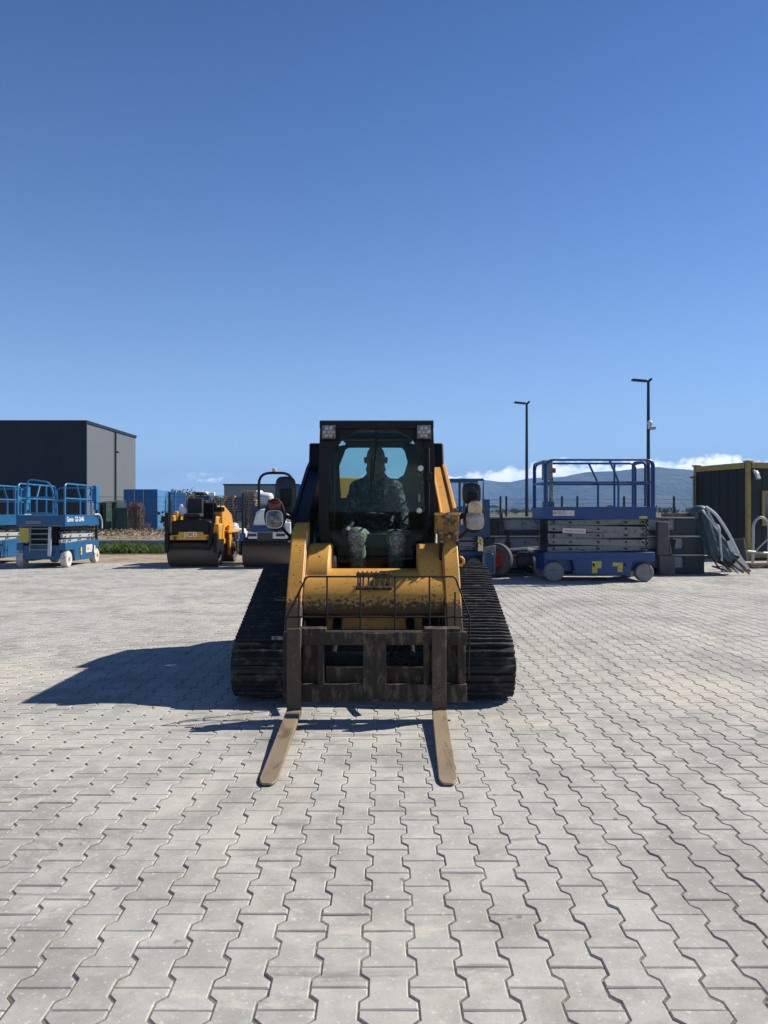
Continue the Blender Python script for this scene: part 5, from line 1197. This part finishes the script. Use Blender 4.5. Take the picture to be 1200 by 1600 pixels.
def grass():
    k = MB(); kd = MB()
    for i in range(15000):
        y = 25.3+abs(rnd.gauss(0,.5))*2.6 if rnd.random() < .7 else rnd.uniform(25.3,30.8)
        if y > 30.8: continue
        x = rnd.uniform(-14.5,-1.0); cl = .5+.5*math.sin(x*1.7+.6)*math.sin(x*.73+y*.9)
        if cl < .18 and rnd.random() < .7: continue
        h = rnd.uniform(.06,.16)*(1+1.5*cl*rnd.random()); t = rnd.uniform(0,6.28); w = rnd.uniform(.008,.02); l = rnd.uniform(.2,.8)*h
        dx, dy = math.cos(t), math.sin(t); q = k if rnd.random() < .86 else kd
        q.add([(x-dy*w,y+dx*w,-.02),(x+dy*w,y-dx*w,-.02),(x+dx*l*.4+dy*w*.6,y+dy*l*.4-dx*w*.6,h*.65),(x+dx*l,y+dy*l,h)], [(0,1,2),(0,2,3)])
    for nm, q, mt in (('grass',k,'grass'),('dry_grass',kd,'dry')):
        o = q.build(nm, LF[mt], None, (-8,27,0)); o['kind'] = 'stuff'; tag(o, 'green grass tufts along the foot of the fence plinth' if nm == 'grass' else 'dry straw coloured blades among the green grass', 'grass')
    k = MB()
    for i in range(16000):
        x = rnd.uniform(-21,24); y = rnd.uniform(31.4,52); h = rnd.uniform(.04,.12); t = rnd.uniform(0,6.28); w = .02
        k.add([(x-w*math.cos(t),y-w*math.sin(t),-.02),(x+w*math.cos(t),y+w*math.sin(t),-.02),(x+.05*math.sin(t),y+.05*math.cos(t),h)], [(0,1,2)])
    o = k.build('rough_grass', LF['bush'], None, (0,40,0)); o['kind'] = 'stuff'; tag(o, 'thin rough grass beyond the wire fence', 'grass')
grass()
def tree(px, d, h, w, label, leaf='bush', n=520, bare=True, nm='tree'):
    x = (px-600)/F*d; r = empty(nm, (x,d,0), label, 'tree'); og = (x,d,0); k = MB()
    k.tube([(x,d,0),(x+.05,d,h*.3),(x-.05,d,h*.6)], [.12,.09,.05], 7)
    tips = []
    for i in range(16):
        a = rnd.uniform(0,6.28); z0 = h*rnd.uniform(.15,.55); e = Vector((x+math.cos(a)*w*rnd.uniform(.4,.95),d+math.sin(a)*w*rnd.uniform(.3,.9),h*rnd.uniform(.6,1.0))); m_ = Vector((x,d,z0)).lerp(e,.55)+Vector((rnd.uniform(-.1,.1),0,-.1)); k.tube([(x,d,z0),m_,e], [.045,.028,.010], 5); tips += [m_,e]
        for j in range(3): f = e+Vector((rnd.uniform(-.4,.4),rnd.uniform(-.4,.4),rnd.uniform(-.1,.5))); k.tube([m_.lerp(e,.6),f], [.014,.006], 4); tips.append(f)
    k.build('trunk', M['brush'], r, og); k = MB()
    for t in tips: leaf_cloud(k, t, (w*.22,w*.22,h*.09), n//len(tips), .10)
    k.build('crown', LF[leaf], r, og, ang=180)
tree(287, 58, 2.95, 1.0, 'thin olive tinted tree between blue container and truck', 'bush', 900)
tree(277, 55, 1.75, .55, 'small dark shrub at the foot of the olive tree', 'dark', 800, nm='shrub')
tree(263, 43, 1.0, .35, 'small dark bush in front of the blue container door', 'dark', 500, nm='shrub')
def far_wood():
    k = MB()
    for i in range(260):
        d = rnd.uniform(380,1500); px = rnd.uniform(640,1330); x = (px-600)/F*d; hh = rnd.uniform(2,6)*(d/700)**.25; ww = hh*rnd.uniform(.5,1.2)
        leaf_cloud(k, (x,d,hh*.52), (ww,ww*.7,hh*.5), 34, hh*.22)
    o = k.build('far_wood', LF['wood'], None, (200,800,0), ang=180); o['kind'] = 'stuff'; tag(o, 'scattered dark hedges and trees far out on the plain', 'trees')
far_wood()
def house(px, d, w, h, label, mt):
    x = (px-600)/F*d; r = empty('house', (x,d,0), label, 'house'); og = (x,d,0); k = MB(); k.bb(x-w/2,x+w/2,d,d+8,0,h); k.build('wall', M[mt], r, og)
    k = MB(); k.prism([(x-w/2-.4,h),(x+w/2+.4,h),(x,h+2.2)], d-.4, d+8.4, 'y'); k.build('roof', M['brush'], r, og)
    k = MB()
    for s in (-.28,.28): k.bb(x+s*w-.6,x+s*w+.6,d-.05,d,1.2,2.6)
    k.build('window', M['winglass'], r, og)
house(763, 620, 11, 5, 'tiny white house on the far plain, nearest the mirror', 'white'); house(771, 700, 14, 5.5, 'long pale house on the far plain beside the smaller white one', 'whitecloth'); house(953, 560, 9, 4.5, 'small pale house on the plain seen through the deep blue lift rails', 'white')

# ------------------------------------------------------------------ air between here and the hills
def haze():
    k = MB(); k.bb(-7000,7000,-60,8000,-6.5,420); m = bpy.data.materials.new('haze'); m.use_nodes = True; nt = m.node_tree
    nt.nodes.remove(nt.nodes['Principled BSDF'])
    v = N(nt, 'ShaderNodeVolumePrincipled'); v.inputs['Color'].default_value = (.27,.53,1,1); v.inputs['Density'].default_value = .00013; v.inputs['Anisotropy'].default_value = 0
    nt.links.new(v.outputs[0], nt.nodes['Material Output'].inputs['Volume'])
    m.cycles.homogeneous_volume = True if hasattr(m.cycles, 'homogeneous_volume') else None
    o = k.build('haze', m, None, (0,0,0)); o['kind'] = 'stuff'; tag(o, 'thin blue haze over the distant hills', 'haze')
haze()
